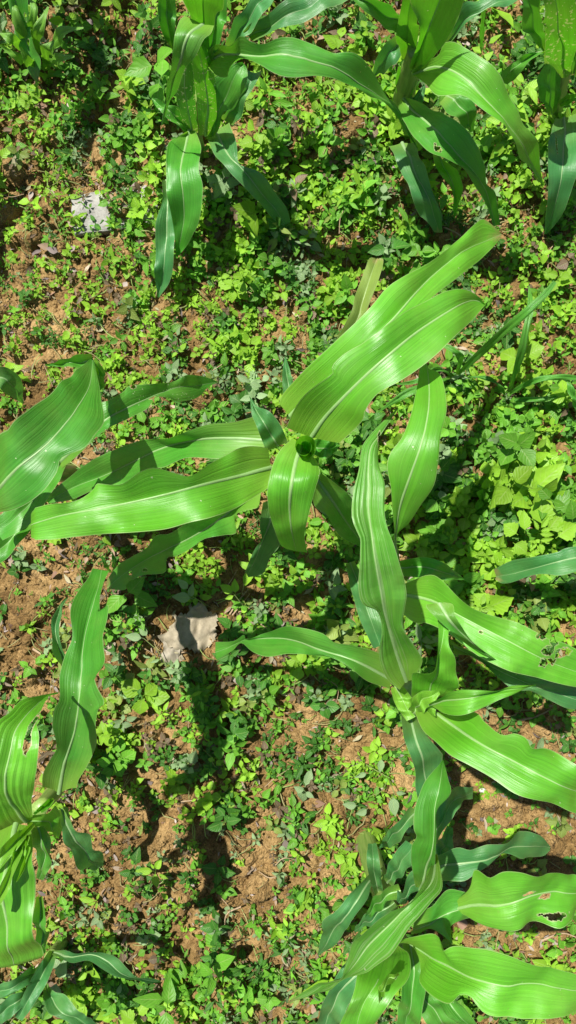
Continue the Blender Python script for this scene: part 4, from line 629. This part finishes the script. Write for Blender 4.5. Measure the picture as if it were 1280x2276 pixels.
def build_stem(spec, parent):
    P = spline(spec['p'], 26)/1000; r0, r1 = spec['r']; base = np.array(parent.location)
    P[0, 2] -= 0.02
    tan = np.gradient(P, axis=0); tan /= np.linalg.norm(tan, axis=1)[:, None]
    V = []; S = 14
    for i, p in enumerate(P):
        t = i/25; a = Vector(tan[i]).orthogonal().normalized(); b = Vector(tan[i]).cross(a)
        rr = (r0+(r1-r0)*t)*(1+0.10*math.exp(-((t*5) % 1.0)*6))      # swollen nodes
        for k in range(S):
            an = 2*math.pi*k/S; el = 1+0.16*math.cos(2*an)
            V.append(p+np.array(a*math.cos(an)+b*math.sin(an))*rr*el-base)
    F = [(i*S+k, i*S+(k+1) % S, (i+1)*S+(k+1) % S, (i+1)*S+k) for i in range(25) for k in range(S)]
    V.append(P[-1]-base); F += [(25*S+k, 25*S+(k+1) % S, len(V)-1) for k in range(S)]
    return mesh_obj('stem', V, F, MAT_STEM, parent)

for pi, pl in enumerate(MAIZE):
    b0 = pl['stem']['p'][0]
    root = tag(empty('maize_plant', (b0[0]/1000, b0[1]/1000, 0)), pl['label'], 'maize', 'young maize plants in the weedy plot')
    build_stem(pl['stem'], root)
    prev = None
    for li, lf in enumerate(pl['leaves']):
        if lf.get('tip') and prev is not None:
            o = build_leaf(lf, root, 'folded_tip', pi*100+li)
            o.parent = prev
        else:
            o = build_leaf(lf, root, 'leaf', pi*100+li); prev = o
    if pi == 0:
        # rolled innermost leaf: a spiral tube standing in the centre of the plant
        V = []; F = []; UV = []; NT, NZ = 56, 12
        cx, cy, zt = 0.0190, 0.0748, 0.606
        for k in range(NT+1):
            a = 2*math.pi*1.55*k/NT; rr = 0.0058+0.0072*k/NT
            for q in range(NZ+1):
                f = q/NZ; z = zt-0.17*(1-f)+0.006*math.sin(a+0.6)*f
                g = rr*(0.86+0.14*f+0.10*max(0, f-0.8)*5)
                V.append((cx+g*math.cos(-a+2.2)-root.location.x, cy+g*math.sin(-a+2.2)-root.location.y, z)); UV.append((k/NT, f))
        F = [(k*(NZ+1)+q, (k+1)*(NZ+1)+q, (k+1)*(NZ+1)+q+1, k*(NZ+1)+q+1) for k in range(NT) for q in range(NZ)]
        o = mesh_obj('whorl', V, F, MAT_MAIZE, root, True, UV); o.color = (*TINT['young'], 1)
        o['label'] = 'tightly rolled young leaf forming a dark open tube'

# two copied plants added outside the frame, unseen, to cast shade into view
def copy_plant(src, loc, rotz, label):
    r = src.copy(); COL.objects.link(r); r.location = loc; r.rotation_euler = (0, 0, rotz); r.scale = (0.75, 0.75, 0.78); r['label'] = label
    for ch in src.children:
        c = ch.copy(); COL.objects.link(c); c.parent = r
        for g in ch.children:
            d = g.copy(); COL.objects.link(d); d.parent = c
    return r
first = [o for o in COL.objects if o.name.startswith('maize_plant')]
copy_plant(first[4], (-0.70, 0.63, 0), 2.2, 'maize plant added unseen outside the frame whose shade falls past the slab')
copy_plant(first[0], (-0.50, 1.13, 0), 1.1, 'maize plant added unseen beyond the upper corner whose shade darkens the weeds there')

for gi, gr in enumerate(GRASS):
    root = tag(empty('grass_tuft', (gr['base'][0]/1000, gr['base'][1]/1000, gh(gr['base'][0]/1000, gr['base'][1]/1000)-0.002)), gr['label'], 'grass', 'grass tufts among the maize')
    for li, lf in enumerate(gr['leaves']):
        build_leaf(lf, root, 'blade', 900+gi*20+li)

# ------------------------------------------------------------------ weeds
def leaf_template(width, rows=6, teeth=0.0, fold=0.18, curl=0.12, seed=0, shape=0.9, cols=(-1, -0.55, 0, 0.55, 1)):
    """unit leaf along +Y: 5 columns, folded along the centre vein and curling down to the tip"""
    r = np.random.default_rng(seed); V = []; UV = []
    nc = len(cols)
    for i in range(rows+1):
        t = 0.0 if i == 0 else 0.14+0.86*(i-1)/(rows-1); q = max(0.0, (t-0.14)/0.86)
        w = 0.014+(width*0.5*math.sin(math.pi*q**shape)**1.05 if 0 < q < 1 else 0)
        if teeth and 1 < i < rows: w *= 1+teeth*(1 if i % 2 else -1)
        for c in cols:
            z = fold*abs(c)**1.3*w-curl*t*t+0.02*math.sin(9*t+c*2+seed)*abs(c)
            V.append((c*w+0.03*math.sin(3*t+seed), t-0.04*abs(c)*w, z)); UV.append((c*0.5+0.5, t))
    F = [(i*nc+j, i*nc+j+1, (i+1)*nc+j+1, (i+1)*nc+j) for i in range(rows) for j in range(nc-1)]
    return np.array(V), np.array(F), np.array(UV)
TEMPL = {'ovate': [leaf_template(0.46+0.07*k, 7, 0, 0.18+0.14*k, 0.05+0.1*k, k, 0.74) for k in range(3)],
         'round': [leaf_template(0.76, 6, 0, 0.12+0.1*k, 0.04+0.08*k, k+5, 0.95) for k in range(3)],
         'lance': [leaf_template(0.28, 6, 0, 0.3, 0.1+0.1*k, k+9, 0.9) for k in range(3)],
         'serrate': [leaf_template(0.66, 11, 0.10, 0.2+0.1*k, 0.08+0.08*k, k+14, 0.8) for k in range(3)]}
THREE = (-1, 0, 1)
SMALL = {'ovate': [leaf_template(0.44+0.08*k, 5, 0, 0.18+0.14*k, 0.05+0.12*k, k, 0.72, THREE) for k in range(3)],
         'round': [leaf_template(0.76, 5, 0, 0.12+0.1*k, 0.04+0.08*k, k+5, 0.95, THREE) for k in range(3)],
         'lance': [leaf_template(0.28, 5, 0, 0.3, 0.1+0.1*k, k+9, 0.9, THREE) for k in range(3)],
         'serrate': [leaf_template(0.66, 6, 0.08, 0.2+0.1*k, 0.08+0.08*k, k+14, 0.8, THREE) for k in range(3)]}
LEAF_ME = {}
for kind, arr in TEMPL.items():
    for k, (V, F, UV) in enumerate(arr):
        me = bpy.data.meshes.new('weed_leaf_'+kind); me.from_pydata(V.tolist(), [], F.tolist())
        ul = me.uv_layers.new(name='UVMap'); idx = np.empty(len(me.loops), dtype=np.int64); me.loops.foreach_get('vertex_index', idx)
        ul.data.foreach_set('uv', UV[idx].astype(np.float32).ravel())
        me.polygons.foreach_set('use_smooth', [True]*len(me.polygons)); me.materials.append(MAT_WEED); LEAF_ME[kind, k] = me
SV = []
for i in range(4):
    for k in range(5): SV.append((math.cos(k*1.2566)*(1-0.12*i)+0.5*math.sin(i*1.3), math.sin(k*1.2566)*(1-0.12*i), i/3))
STEM_ME = bpy.data.meshes.new('weed_stem')
STEM_ME.from_pydata(SV, [], [(i*5+k, i*5+(k+1) % 5, (i+1)*5+(k+1) % 5, (i+1)*5+k) for i in range(3) for k in range(5)])
STEM_ME.uv_layers.new(name='UVMap'); STEM_ME.materials.append(MAT_WEED)

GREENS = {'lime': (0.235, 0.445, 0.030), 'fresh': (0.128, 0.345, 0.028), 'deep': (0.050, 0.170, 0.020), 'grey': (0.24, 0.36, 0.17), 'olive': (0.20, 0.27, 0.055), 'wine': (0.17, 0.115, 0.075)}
def weed_layout(kind, s, r):
    """(height, azimuth, pitch, length) for every leaf of one little plant of size s metres"""
    out = []; pairs = r.integers(2, 4); a0 = r.uniform(0, math.pi); h = s*r.uniform(0.6, 1.4)
    for p in range(pairs):
        f = (p+1)/pairs; L = s*(1.0-0.42*p/pairs)*r.uniform(0.8, 1.15)
        for q in range(2):
            out.append((h*f, a0+p*math.pi/2+q*math.pi+r.normal(0, 0.22), r.normal(0.15+0.4*(f > 0.99)*(pairs > 2), 0.45), L*r.uniform(0.8, 1.15)))
    if r.random() < 0.6: out.append((h*1.05, r.uniform(0, 6.28), 0.7, s*0.4))
    return h, out
def leaf_matrix(x, y, z, az, pitch, L, roll, off):
    return (Matrix.Translation((x, y, z)) @ Matrix.Rotation(az, 4, 'Z') @ Matrix.Rotation(pitch, 4, 'X') @ Matrix.Rotation(roll, 4, 'Y')
            @ Matrix.Translation((0, off*L, 0)) @ Matrix.Diagonal((L, L, L, 1)))

REGIONS = [  # plan centre (m) and how the place is found in the photo
 (-0.46, 0.86, 'by the corner lance-leaved grass'), (-0.42, 0.52, 'around the pale slab'),
 (-0.02, 0.72, 'under the long arching maize leaf'), (0.30, 0.62, 'below the healthy top maize'),
 (0.50, 0.80, 'between the top corner maize plants'), (0.0, 0.48, 'in the carpet above central maize'),
 (0.46, 0.42, 'beyond the central long leaf tips'), (-0.44, 0.25, 'above the folded-back maize leaf'),
 (-0.15, 0.22, 'in the gap above the whorl'), (0.42, 0.10, 'shaded by the hooked maize leaf'),
 (0.44, -0.10, 'shaded above the holed maize leaf'), (0.08, -0.12, 'just below the central whorl'),
 (-0.42, -0.12, 'under the central lower leaves'), (-0.26, -0.32, 'around the crumpled dry leaf'),
 (0.06, -0.42, 'in the open patch mid-plot'), (-0.28, -0.56, 'beside the bright folded whorl'),
 (0.48, -0.50, 'under the pale striped leaf'), (-0.05, -0.70, 'on the lower bare soil'),
 (-0.32, -0.90, 'by the low dark maize seedling'), (0.05, -0.94, 'beneath the twisted leaf tip'),
 (0.46, -0.82, 'between the broad bottom leaves')]
LABELLED = []
ORD = {2: ['upper one', 'lower one'], 3: ['uppermost', 'middle one', 'lowest']}
def rank_labels():
    """tell apart look-alikes of one place by their order down the photo"""
    by = {}
    for o in LABELLED: by.setdefault(o['label'], []).append(o)
    for lab, os_ in by.items():
        n = len(os_)
        if n == 1: continue
        os_.sort(key=lambda o: -o.location.y)
        names = ORD.get(n) or ['topmost', 'second from top', 'third from top', 'fourth from top', 'fifth from top', 'sixth from top', 'seventh from top', 'eighth from top', 'ninth from top', 'tenth from top'][:n]
        for o, w in zip(os_, names): o['label'] = lab+', '+w
KIND_WORD = {'ovate': 'oval-leaved weed', 'round': 'round-leaved weed', 'lance': 'narrow-leaved weed', 'serrate': 'toothed-leaf weed'}
COL_WORD = {'lime': 'yellow-green', 'fresh': 'fresh green', 'deep': 'dark green', 'grey': 'grey-green', 'olive': 'olive green'}

for sp in SPOTS:
    bx, by = sp['base'][0]/1000, sp['base'][1]/1000
    root = tag(empty('weed_plant', (bx, by, gh(bx, by)-0.002)), sp['label'], 'weed', 'weeds that stand out singly')
    for k, (p, q, wf) in enumerate(sp['leaves']):
        p = Vector(p)/1000; q = Vector(q)/1000; d = q-p; L = d.length
        ratio = wf/{'ovate': 0.53, 'serrate': 0.66, 'lance': 0.28}[sp['kind']]
        o = bpy.data.objects.new('leaf', LEAF_ME[sp['kind'], k % 3]); link(o, root)
        az = math.atan2(-d.x, d.y)
        o.matrix_basis = (Matrix.Translation(p-root.location) @ Matrix.Rotation(az, 4, 'Z') @ Matrix.Rotation(0.12, 4, 'X') @ Matrix.Diagonal((L*ratio, L, L, 1)))
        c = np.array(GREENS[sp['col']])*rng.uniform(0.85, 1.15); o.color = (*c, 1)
    stems = sp['stems'] or [[(sp['base'][0], sp['base'][1], 0), (sp['base'][0], sp['base'][1], 40), (sp['base'][0]+2, sp['base'][1]+1, 72)]]
    for st in stems:
        P = spline(st, 10)/1000; V = []
        for i, p in enumerate(P):
            for k in range(5): V.append(np.array(p)+np.array([math.cos(k*1.2566), math.sin(k*1.2566), 0.5*math.cos(k*2.5)])*0.0013*(1-0.05*i)-np.array(root.location))
        o = mesh_obj('stem', V, [(i*5+k, i*5+(k+1) % 5, (i+1)*5+(k+1) % 5, (i+1)*5+k) for i in range(9) for k in range(5)], MAT_WEED, root, True, [(0.5, 0.5)]*50)
        o.color = (0.24, 0.30, 0.10, 1)

def nearest_region(x, y):
    return min(REGIONS, key=lambda q: (q[0]-x)**2+((q[1]-y)*0.9)**2)[2]
def pick_col(x, y, r):
    u = 0.5+1.35*noise_at(x, y, 0.05, 61)+r.normal(0, 0.14); k = 0.30+0.42*max(0.0, field(COVER, x, y)-0.6)
    return 'lime' if u < k else 'fresh' if u < k+0.32 else 'deep' if u < 0.90 else 'olive' if u < 0.97 else 'grey'
SLAB_SPOTS = [(-0.40, 0.60), (-0.375, 0.562), (-0.33, 0.565), (-0.285, 0.575), (-0.30, 0.55), (-0.41, 0.558), (-0.385, 0.59), (-0.30, 0.605)]
placed = []; tries = 0
while len(placed) < 285 and tries < 40000:
    tries += 1
    if len(placed) < len(SLAB_SPOTS): x, y = SLAB_SPOTS[len(placed)]
    else:
        x, y = rng.uniform(-0.60, 0.60), rng.uniform(-1.02, 1.02)
        if rng.random() > max(0.0, cover(x, y))*0.9: continue
    if len(placed) >= len(SLAB_SPOTS) and any((x-a)**2+(y-b)**2 < 0.034**2 for a, b in placed): continue
    placed.append((x, y))
    kind = rng.choice(['ovate', 'round', 'serrate', 'lance'], p=[.58, .12, .20, .10]); colr = pick_col(x, y, rng)
    s = 0.027*field(SIZE, x, y)*rng.uniform(0.8, 1.35)*(1.25 if kind == 'serrate' else 1)
    reg = nearest_region(x, y)
    size_word = 'larger' if s > 0.032 else 'small'
    z0 = gh(x, y)
    root = tag(empty('weed_plant', (x, y, z0-0.002)), '%s %s %s %s' % (size_word, COL_WORD[colr], KIND_WORD[kind], reg), 'weed',
               '%s weeds %s' % (COL_WORD[colr], reg))
    LABELLED.append(root)
    h, lay = weed_layout(kind, s, rng)
    st = link(bpy.data.objects.new('stem', STEM_ME), root); st.scale = (0.0011, 0.0011, h*1.05); st.color = (0.22, 0.28, 0.09, 1)
    tn = np.array(GREENS[colr])*rng.uniform(0.8, 1.2)
    for (hz, az, pt, L) in lay:
        o = link(bpy.data.objects.new('leaf', LEAF_ME[kind, int(rng.integers(3))]), root)
        o.matrix_basis = leaf_matrix(0, 0, hz+0.002, az, pt, L, rng.normal(0, 0.3), 0.0)
        o.color = (*(tn*rng.uniform(0.88, 1.12)), 1)

# everything smaller between them: the carpet nobody could count
BV, BF, BT, BU = [], [], [], []; nb = 0
def cover_leaf(kind, M, col):
    global nb
    V, F, UV = SMALL[kind][int(rng.integers(3))]
    m = np.array(M); P = V @ m[:3, :3].T+m[:3, 3]
    BV.append(P); BF.append(F+nb); BU.append(UV); BT.append(np.tile(np.clip(col, 0, 1), (len(V), 1))); nb += len(V)
count = 0; tries = 0
while count < 15000 and tries < 260000:
    tries += 1
    x, y = rng.uniform(-0.76, 0.76), rng.uniform(-1.18, 1.18)
    cl = 0.5+noise_at(x, y, 0.04, 71)
    if rng.random() > max(0.02, cover(x, y))**1.6*min(1.0, 0.22+1.35*cl): continue
    count += 1
    sp_ = noise_at(x, y, 0.13, 51)+rng.normal(0, 0.12)   # species grow in patches
    kind = 'lance' if sp_ < -0.30 else 'serrate' if sp_ > 0.30 else 'round' if 0.14 < sp_ < 0.22 else 'ovate'; colr = pick_col(x, y, rng)
    s = 0.0150*field(SIZE, x, y)*math.exp(rng.normal(0, 0.40)); z0 = gh(x, y)
    if rng.random() < (0.14 if x < 0.05 else 0.05): colr = 'wine'; s *= 0.8
    s *= 0.8+0.4*cl
    h, lay = weed_layout(kind, s, rng); h *= 0.7+0.7*cl; tn = np.array(GREENS[colr])*rng.uniform(0.75, 1.2)
    for (hz, az, pt, L) in lay:
        cover_leaf(kind, leaf_matrix(x, y, z0+hz*(0.75+1.0*cl)+0.001, az, pt, L, rng.normal(0, 0.42), 0.0), tn*rng.uniform(0.85, 1.15))
for k in range(2600):                                          # runners and stalks threading through the carpet
    x, y = rng.uniform(-0.76, 0.76), rng.uniform(-1.18, 1.18)
    if rng.random() > max(0.25, cover(x, y)): continue
    a = rng.uniform(0, 6.28); L = rng.uniform(0.02, 0.06); w = rng.uniform(0.0006, 0.0011); b = rng.normal(0, 0.35); pts = []
    for q in range(5):
        f = q/4; aa = a+b*f; px, py = x+math.cos(aa)*L*f, y+math.sin(aa)*L*f
        pts.append((px, py, gh(px, py)+0.004+0.014*math.sin(math.pi*f)*rng.uniform(0.5, 1.2)))
    d = np.array([-math.sin(a), math.cos(a), 0])*w; V = []
    for p in pts: V += [np.array(p)-d, np.array(p)+np.array([0, 0, w*1.2]), np.array(p)+d]
    F = np.array([(i*3+j, i*3+j+1, i*3+j+4, i*3+j+3) for i in range(4) for j in range(2)])
    tn = np.array([(0.24, 0.34, 0.08), (0.30, 0.30, 0.12), (0.30, 0.20, 0.11)][int(rng.integers(3))])*rng.uniform(0.7, 1.1)
    BV.append(np.array(V)); BF.append(F+nb); BU.append(np.full((15, 2), 0.5)); BT.append(np.tile(tn, (15, 1))); nb += 15
o = big_mesh('ground_cover', np.vstack(BV), np.vstack(BF), MAT_COVER, True, np.vstack(BT), np.vstack(BU))
tag(o, 'low carpet of tiny green weed seedlings covering the soil', 'ground cover', kind='stuff')

# ------------------------------------------------------------------ withered bits, crumbs, clods, twigs
BV, BF, BT, BU = [], [], [], []; nb = 0
DRY = [(0.42, 0.33, 0.24), (0.36, 0.25, 0.17), (0.30, 0.18, 0.12), (0.46, 0.38, 0.33), (0.28, 0.22, 0.20), (0.40, 0.36, 0.22)]
for k in range(5200):
    x, y = rng.uniform(-0.74, 0.74), rng.uniform(-1.16, 1.16)
    L = 0.006+0.022*rng.random()**2
    cover_leaf(rng.choice(['ovate', 'lance', 'round'], p=[.33, .6, .07]), leaf_matrix(x, y, gh(x, y)+0.003+0.012*rng.random()*(rng.random() < 0.4), rng.uniform(0, 6.28), rng.normal(0.1, 0.35), L, rng.normal(0, 0.7), 0), np.array(DRY[int(rng.integers(len(DRY)))])*rng.uniform(0.5, 0.95))
o = big_mesh('leaf_litter', np.vstack(BV), np.vstack(BF), MAT_LITTER, True, np.vstack(BT), np.vstack(BU))
tag(o, 'scattered withered brown leaf scraps on the soil', 'leaf litter', kind='stuff')

bm = bmesh.new(); bmesh.ops.create_icosphere(bm, subdivisions=1, radius=1.0)
IV1 = np.array([v.co for v in bm.verts]); bm.verts.index_update(); IF1 = np.array([[v.index for v in f.verts] for f in bm.faces]); bm.free()
bm = bmesh.new(); bmesh.ops.create_icosphere(bm, subdivisions=2, radius=1.0)
IV2 = np.array([v.co for v in bm.verts]); bm.verts.index_update(); IF2 = np.array([[v.index for v in f.verts] for f in bm.faces]); bm.free()
def lump(V, r, amp):
    k = r.normal(0, 1, (5, 3))*1.9; ph = r.uniform(0, 6.28, 5)
    d = 1+amp*sum(np.sin(V @ k[i]+ph[i]) for i in range(5))/2.2+r.normal(0, amp*0.16, len(V))
    return V*d[:, None]*np.array([1, r.uniform(0.7, 1), r.uniform(0.55, 0.85)])
shapes = [lump(IV1, rng, 0.28) for _ in range(12)]
CV, CF = [], []; nc = 0; count = 0
while count < 15000:
    x, y = rng.uniform(-0.74, 0.74), rng.uniform(-1.16, 1.16)
    if rng.random() < cover(x, y)*0.85: continue
    count += 1
    s = 0.0014+0.0062*rng.random()**3.0; a = rng.uniform(0, 6.28); ca, sa = math.cos(a), math.sin(a)
    P = shapes[int(rng.integers(12))] @ np.array([[ca, sa, 0], [-sa, ca, 0], [0, 0, 1]])*s+np.array([x, y, gh(x, y)+s*0.25])
    CV.append(P); CF.append(IF1+nc); nc += len(P)
o = big_mesh('soil_crumbs', np.vstack(CV), np.vstack(CF), MAT_SOIL, False)
tag(o, 'fine crumbs of orange-brown soil lying on the surface', 'soil crumbs', kind='stuff')

CLOD_ME = []
for k in range(8):
    P = lump(IV2, rng, 0.30); me = bpy.data.meshes.new('soil_clod'); me.from_pydata(P.tolist(), [], IF2.tolist())
    me.polygons.foreach_set('use_smooth', [True]*len(me.polygons)); me.materials.append(MAT_SOIL); CLOD_ME.append(me)
done = 0; per = {}
for guess in range(6000):
    if done >= 80: break
    x, y = rng.uniform(-0.58, 0.58), rng.uniform(-1.0, 1.0)
    reg = nearest_region(x, y)
    if cover(x, y) > 0.42 or per.get(reg, 0) >= 6: continue
    done += 1; per[reg] = per.get(reg, 0)+1
    s = 0.006+0.008*rng.random()**2
    o = link(bpy.data.objects.new('soil_clod', CLOD_ME[done % 8])); o.location = (x, y, gh(x, y)+s*0.15); o.scale = (s, s, s); o.rotation_euler = (rng.normal(0, .3), rng.normal(0, .3), rng.uniform(0, 6.28))
    reg = nearest_region(x, y)
    tag(o, 'rounded orange-brown soil clod '+reg, 'soil clod', 'soil clods '+reg); LABELLED.append(o)

def slab(name, pts, top, thick, mat, seed, label, cat):
    """flat stone block with chipped, rounded edge"""
    r = np.random.default_rng(seed); P = np.array(pts); ring = []
    for i in range(len(P)):
        for q in range(8): ring.append(P[i]+(P[(i+1) % len(P)]-P[i])*q/8)
    ring = np.array(ring); c = ring.mean(0); n = len(ring)
    ring = c+(ring-c)*(1+0.02*r.normal(0, 1, n))[:, None]
    V = []; F = []
    for sc, z in ((1.0, top-thick), (1.0, top-0.004), (0.985, top-0.001), (0.96, top), (0.5, top+0.001)):
        for p in ring: V.append((*(c+(p-c)*sc), z+0.0006*r.normal()))
    for k in range(4): F += [(k*n+i, k*n+(i+1) % n, (k+1)*n+(i+1) % n, (k+1)*n+i) for i in range(n)]
    V.append((*c, top+0.001)); F += [(4*n+i, 4*n+(i+1) % n, len(V)-1) for i in range(n)]
    return tag(mesh_obj(name, V, F, mat, None, True), label, cat)
slab('stone_slab', [(-0.425, 0.617), (-0.255, 0.640), (-0.250, 0.560), (-0.416, 0.540)], 0.011, 0.04, MAT_SLAB, 3, 'pale grey flat slab half hidden by weeds', 'slab')

for (x, y, s, lab) in ((0.148, -0.653, 0.0105, 'smooth grey pebble on bare soil left of the twisted maize leaf'), (0.382, -0.546, 0.007, 'white pebble on dark soil under the striped leaf'),
                       (-0.105, -0.69, 0.006, 'small tan stone on the lower bare soil'), (0.33, 0.31, 0.012, 'orange-brown stone beside the broad-bladed grass')):
    P = lump(IV2, rng, 0.10); o = mesh_obj('pebble', P*s, IF2, MAT_PEBBLE if 'orange' not in lab and 'tan' not in lab else MAT_SOIL, None, True); o.location = (x, y, gh(x, y)+s*0.45); tag(o, lab, 'pebble', 'loose stones')

def crumpled(name, cx, cy, w, h, rot, seed, mat, label, rise=0.012):
    N = 26; r = np.random.default_rng(seed); V = []; F = []; ok = {}
    for i in range(N):
        for j in range(N):
            a, b = i/(N-1)*2-1, j/(N-1)*2-1
            X = a*w/2; Y = b*h/2*(1-0.25*a*a)+0.1*h*math.sin(a*3)
            x = cx+X*math.cos(rot)-Y*math.sin(rot); y = cy+X*math.sin(rot)+Y*math.cos(rot)
            z = gh(x, y)*0.4+0.018+rise*(noise_at(X+seed, Y, 0.022, 31)*1.6+noise_at(X, Y+seed, 0.009, 32)*0.7)
            edge = max(abs(a), abs(b))+0.75*noise_at(X, Y+3*seed, 0.016, 33)+0.25*noise_at(X, Y, 0.006, 35)
            ok[i, j] = edge < 0.86; V.append((x-cx, y-cy, z))
    for i in range(N-1):
        for j in range(N-1):
            if ok[i, j] and ok[i+1, j] and ok[i, j+1] and ok[i+1, j+1]: F.append((i*N+j, (i+1)*N+j, (i+1)*N+j+1, i*N+j+1))
    o = mesh_obj(name, V, F, mat, None, True); o.location = (cx, cy, 0)
    return tag(o, label, 'dry leaf')
crumpled('dry_leaf', -0.180, -0.222, 0.14, 0.10, 0.5, 5, MAT_DRY, 'crumpled pale tan dry leaf on the soil below the central plant', 0.022)
crumpled('dry_leaf', -0.222, -0.27, 0.07, 0.045, 1.1, 9, make_dry_mat('grey_dry_leaf', None, ((0.22, 0.19, 0.14), (0.40, 0.36, 0.28))), 'grey withered leaf piece tucked under the pale dry leaf')
crumpled('dry_leaf', -0.345, -0.266, 0.035, 0.022, 0.3, 13, MAT_DRY, 'small pinkish dry leaf beside the grey-green sprig', 0.006)

def twig(pts, rad, label):
    P = spline([(a*1000, b*1000, c*1000) for a, b, c in pts], 14)/1000; V = []
    for i, p in enumerate(P):
        g = gh(p[0], p[1]); rr = rad*(1-0.5*i/13)
        for k in range(6): V.append((p[0]-P[0, 0]+math.cos(k*1.047)*rr, p[1]-P[0, 1]+math.sin(k*1.047)*rr, max(p[2], g*0.5)+math.cos(k*1.047+0.7)*rr*0.7))
    o = mesh_obj('twig', V, [(i*6+k, i*6+(k+1) % 6, (i+1)*6+(k+1) % 6, (i+1)*6+k) for i in range(13) for k in range(6)], MAT_TWIG)
    o.location = (P[0, 0], P[0, 1], 0); return tag(o, label, 'twig', 'dry twigs and straws')
def gpx(x, y, z=0.015): return ((x-640)*CAM_H/1643.78, -(y-1138)*CAM_H/1643.78, z)
TW = [((357, 1456), (385, 1432), (415, 1405), 0.0016, 'grey stick across the pale dry leaf edge'), ((370, 1528), (400, 1508), (440, 1500), 0.0012, 'curved pale straw below the dry leaf'),
      ((512, 1362), (530, 1335), (552, 1308), 0.0018, 'reddish stick above the maize leaf tip'), ((518, 1364), (540, 1338), (556, 1318), 0.0014, 'second thin stick lying against the reddish stick'),
      ((363, 1400), (358, 1420), (352, 1450), 0.001, 'thin dark straw beside the grey-green sprig'), ((1150, 1596), (1185, 1585), (1220, 1570), 0.0022, 'brown branch on soil above the striped leaf'),
      ((80, 1440), (105, 1452), (125, 1460), 0.0025, 'pale flat straw left of the maize leaf on bare soil'), ((405, 1775), (440, 1768), (480, 1760), 0.0012, 'straw on the lower middle soil'),
      ((1200, 2080), (1240, 2060), (1280, 2075), 0.0018, 'dark root strand on soil between the bottom leaves'), ((470, 1545), (500, 1555), (540, 1590), 0.001, 'thin straw near the dark four-leaved seedling')]
for a, b, c, rad, lab in TW: twig([gpx(*a), gpx(*b, 0.022), gpx(*c, 0.017)], rad, lab)
for k in range(46):                                            # loose dead straws caught among the weeds
    x, y = (rng.uniform(-0.55, 0.55), rng.uniform(-0.98, 0.98)) if k > 7 else (-0.19+rng.normal(0, 0.07), -0.235+rng.normal(0, 0.06))
    a = rng.uniform(0, 6.28); L = rng.uniform(0.025, 0.075); b = rng.normal(0, 0.4); z = 0.016 if cover(x, y) < 0.5 else 0.024
    pts = [(x, y, z), (x+math.cos(a)*L*0.5, y+math.sin(a)*L*0.5, z+0.008), (x+math.cos(a+b)*L, y+math.sin(a+b)*L, z)]
    o = twig(pts, rng.uniform(0.0007, 0.0015), 'thin dry straw lying '+nearest_region(x, y)); LABELLED.append(o)
rank_labels()
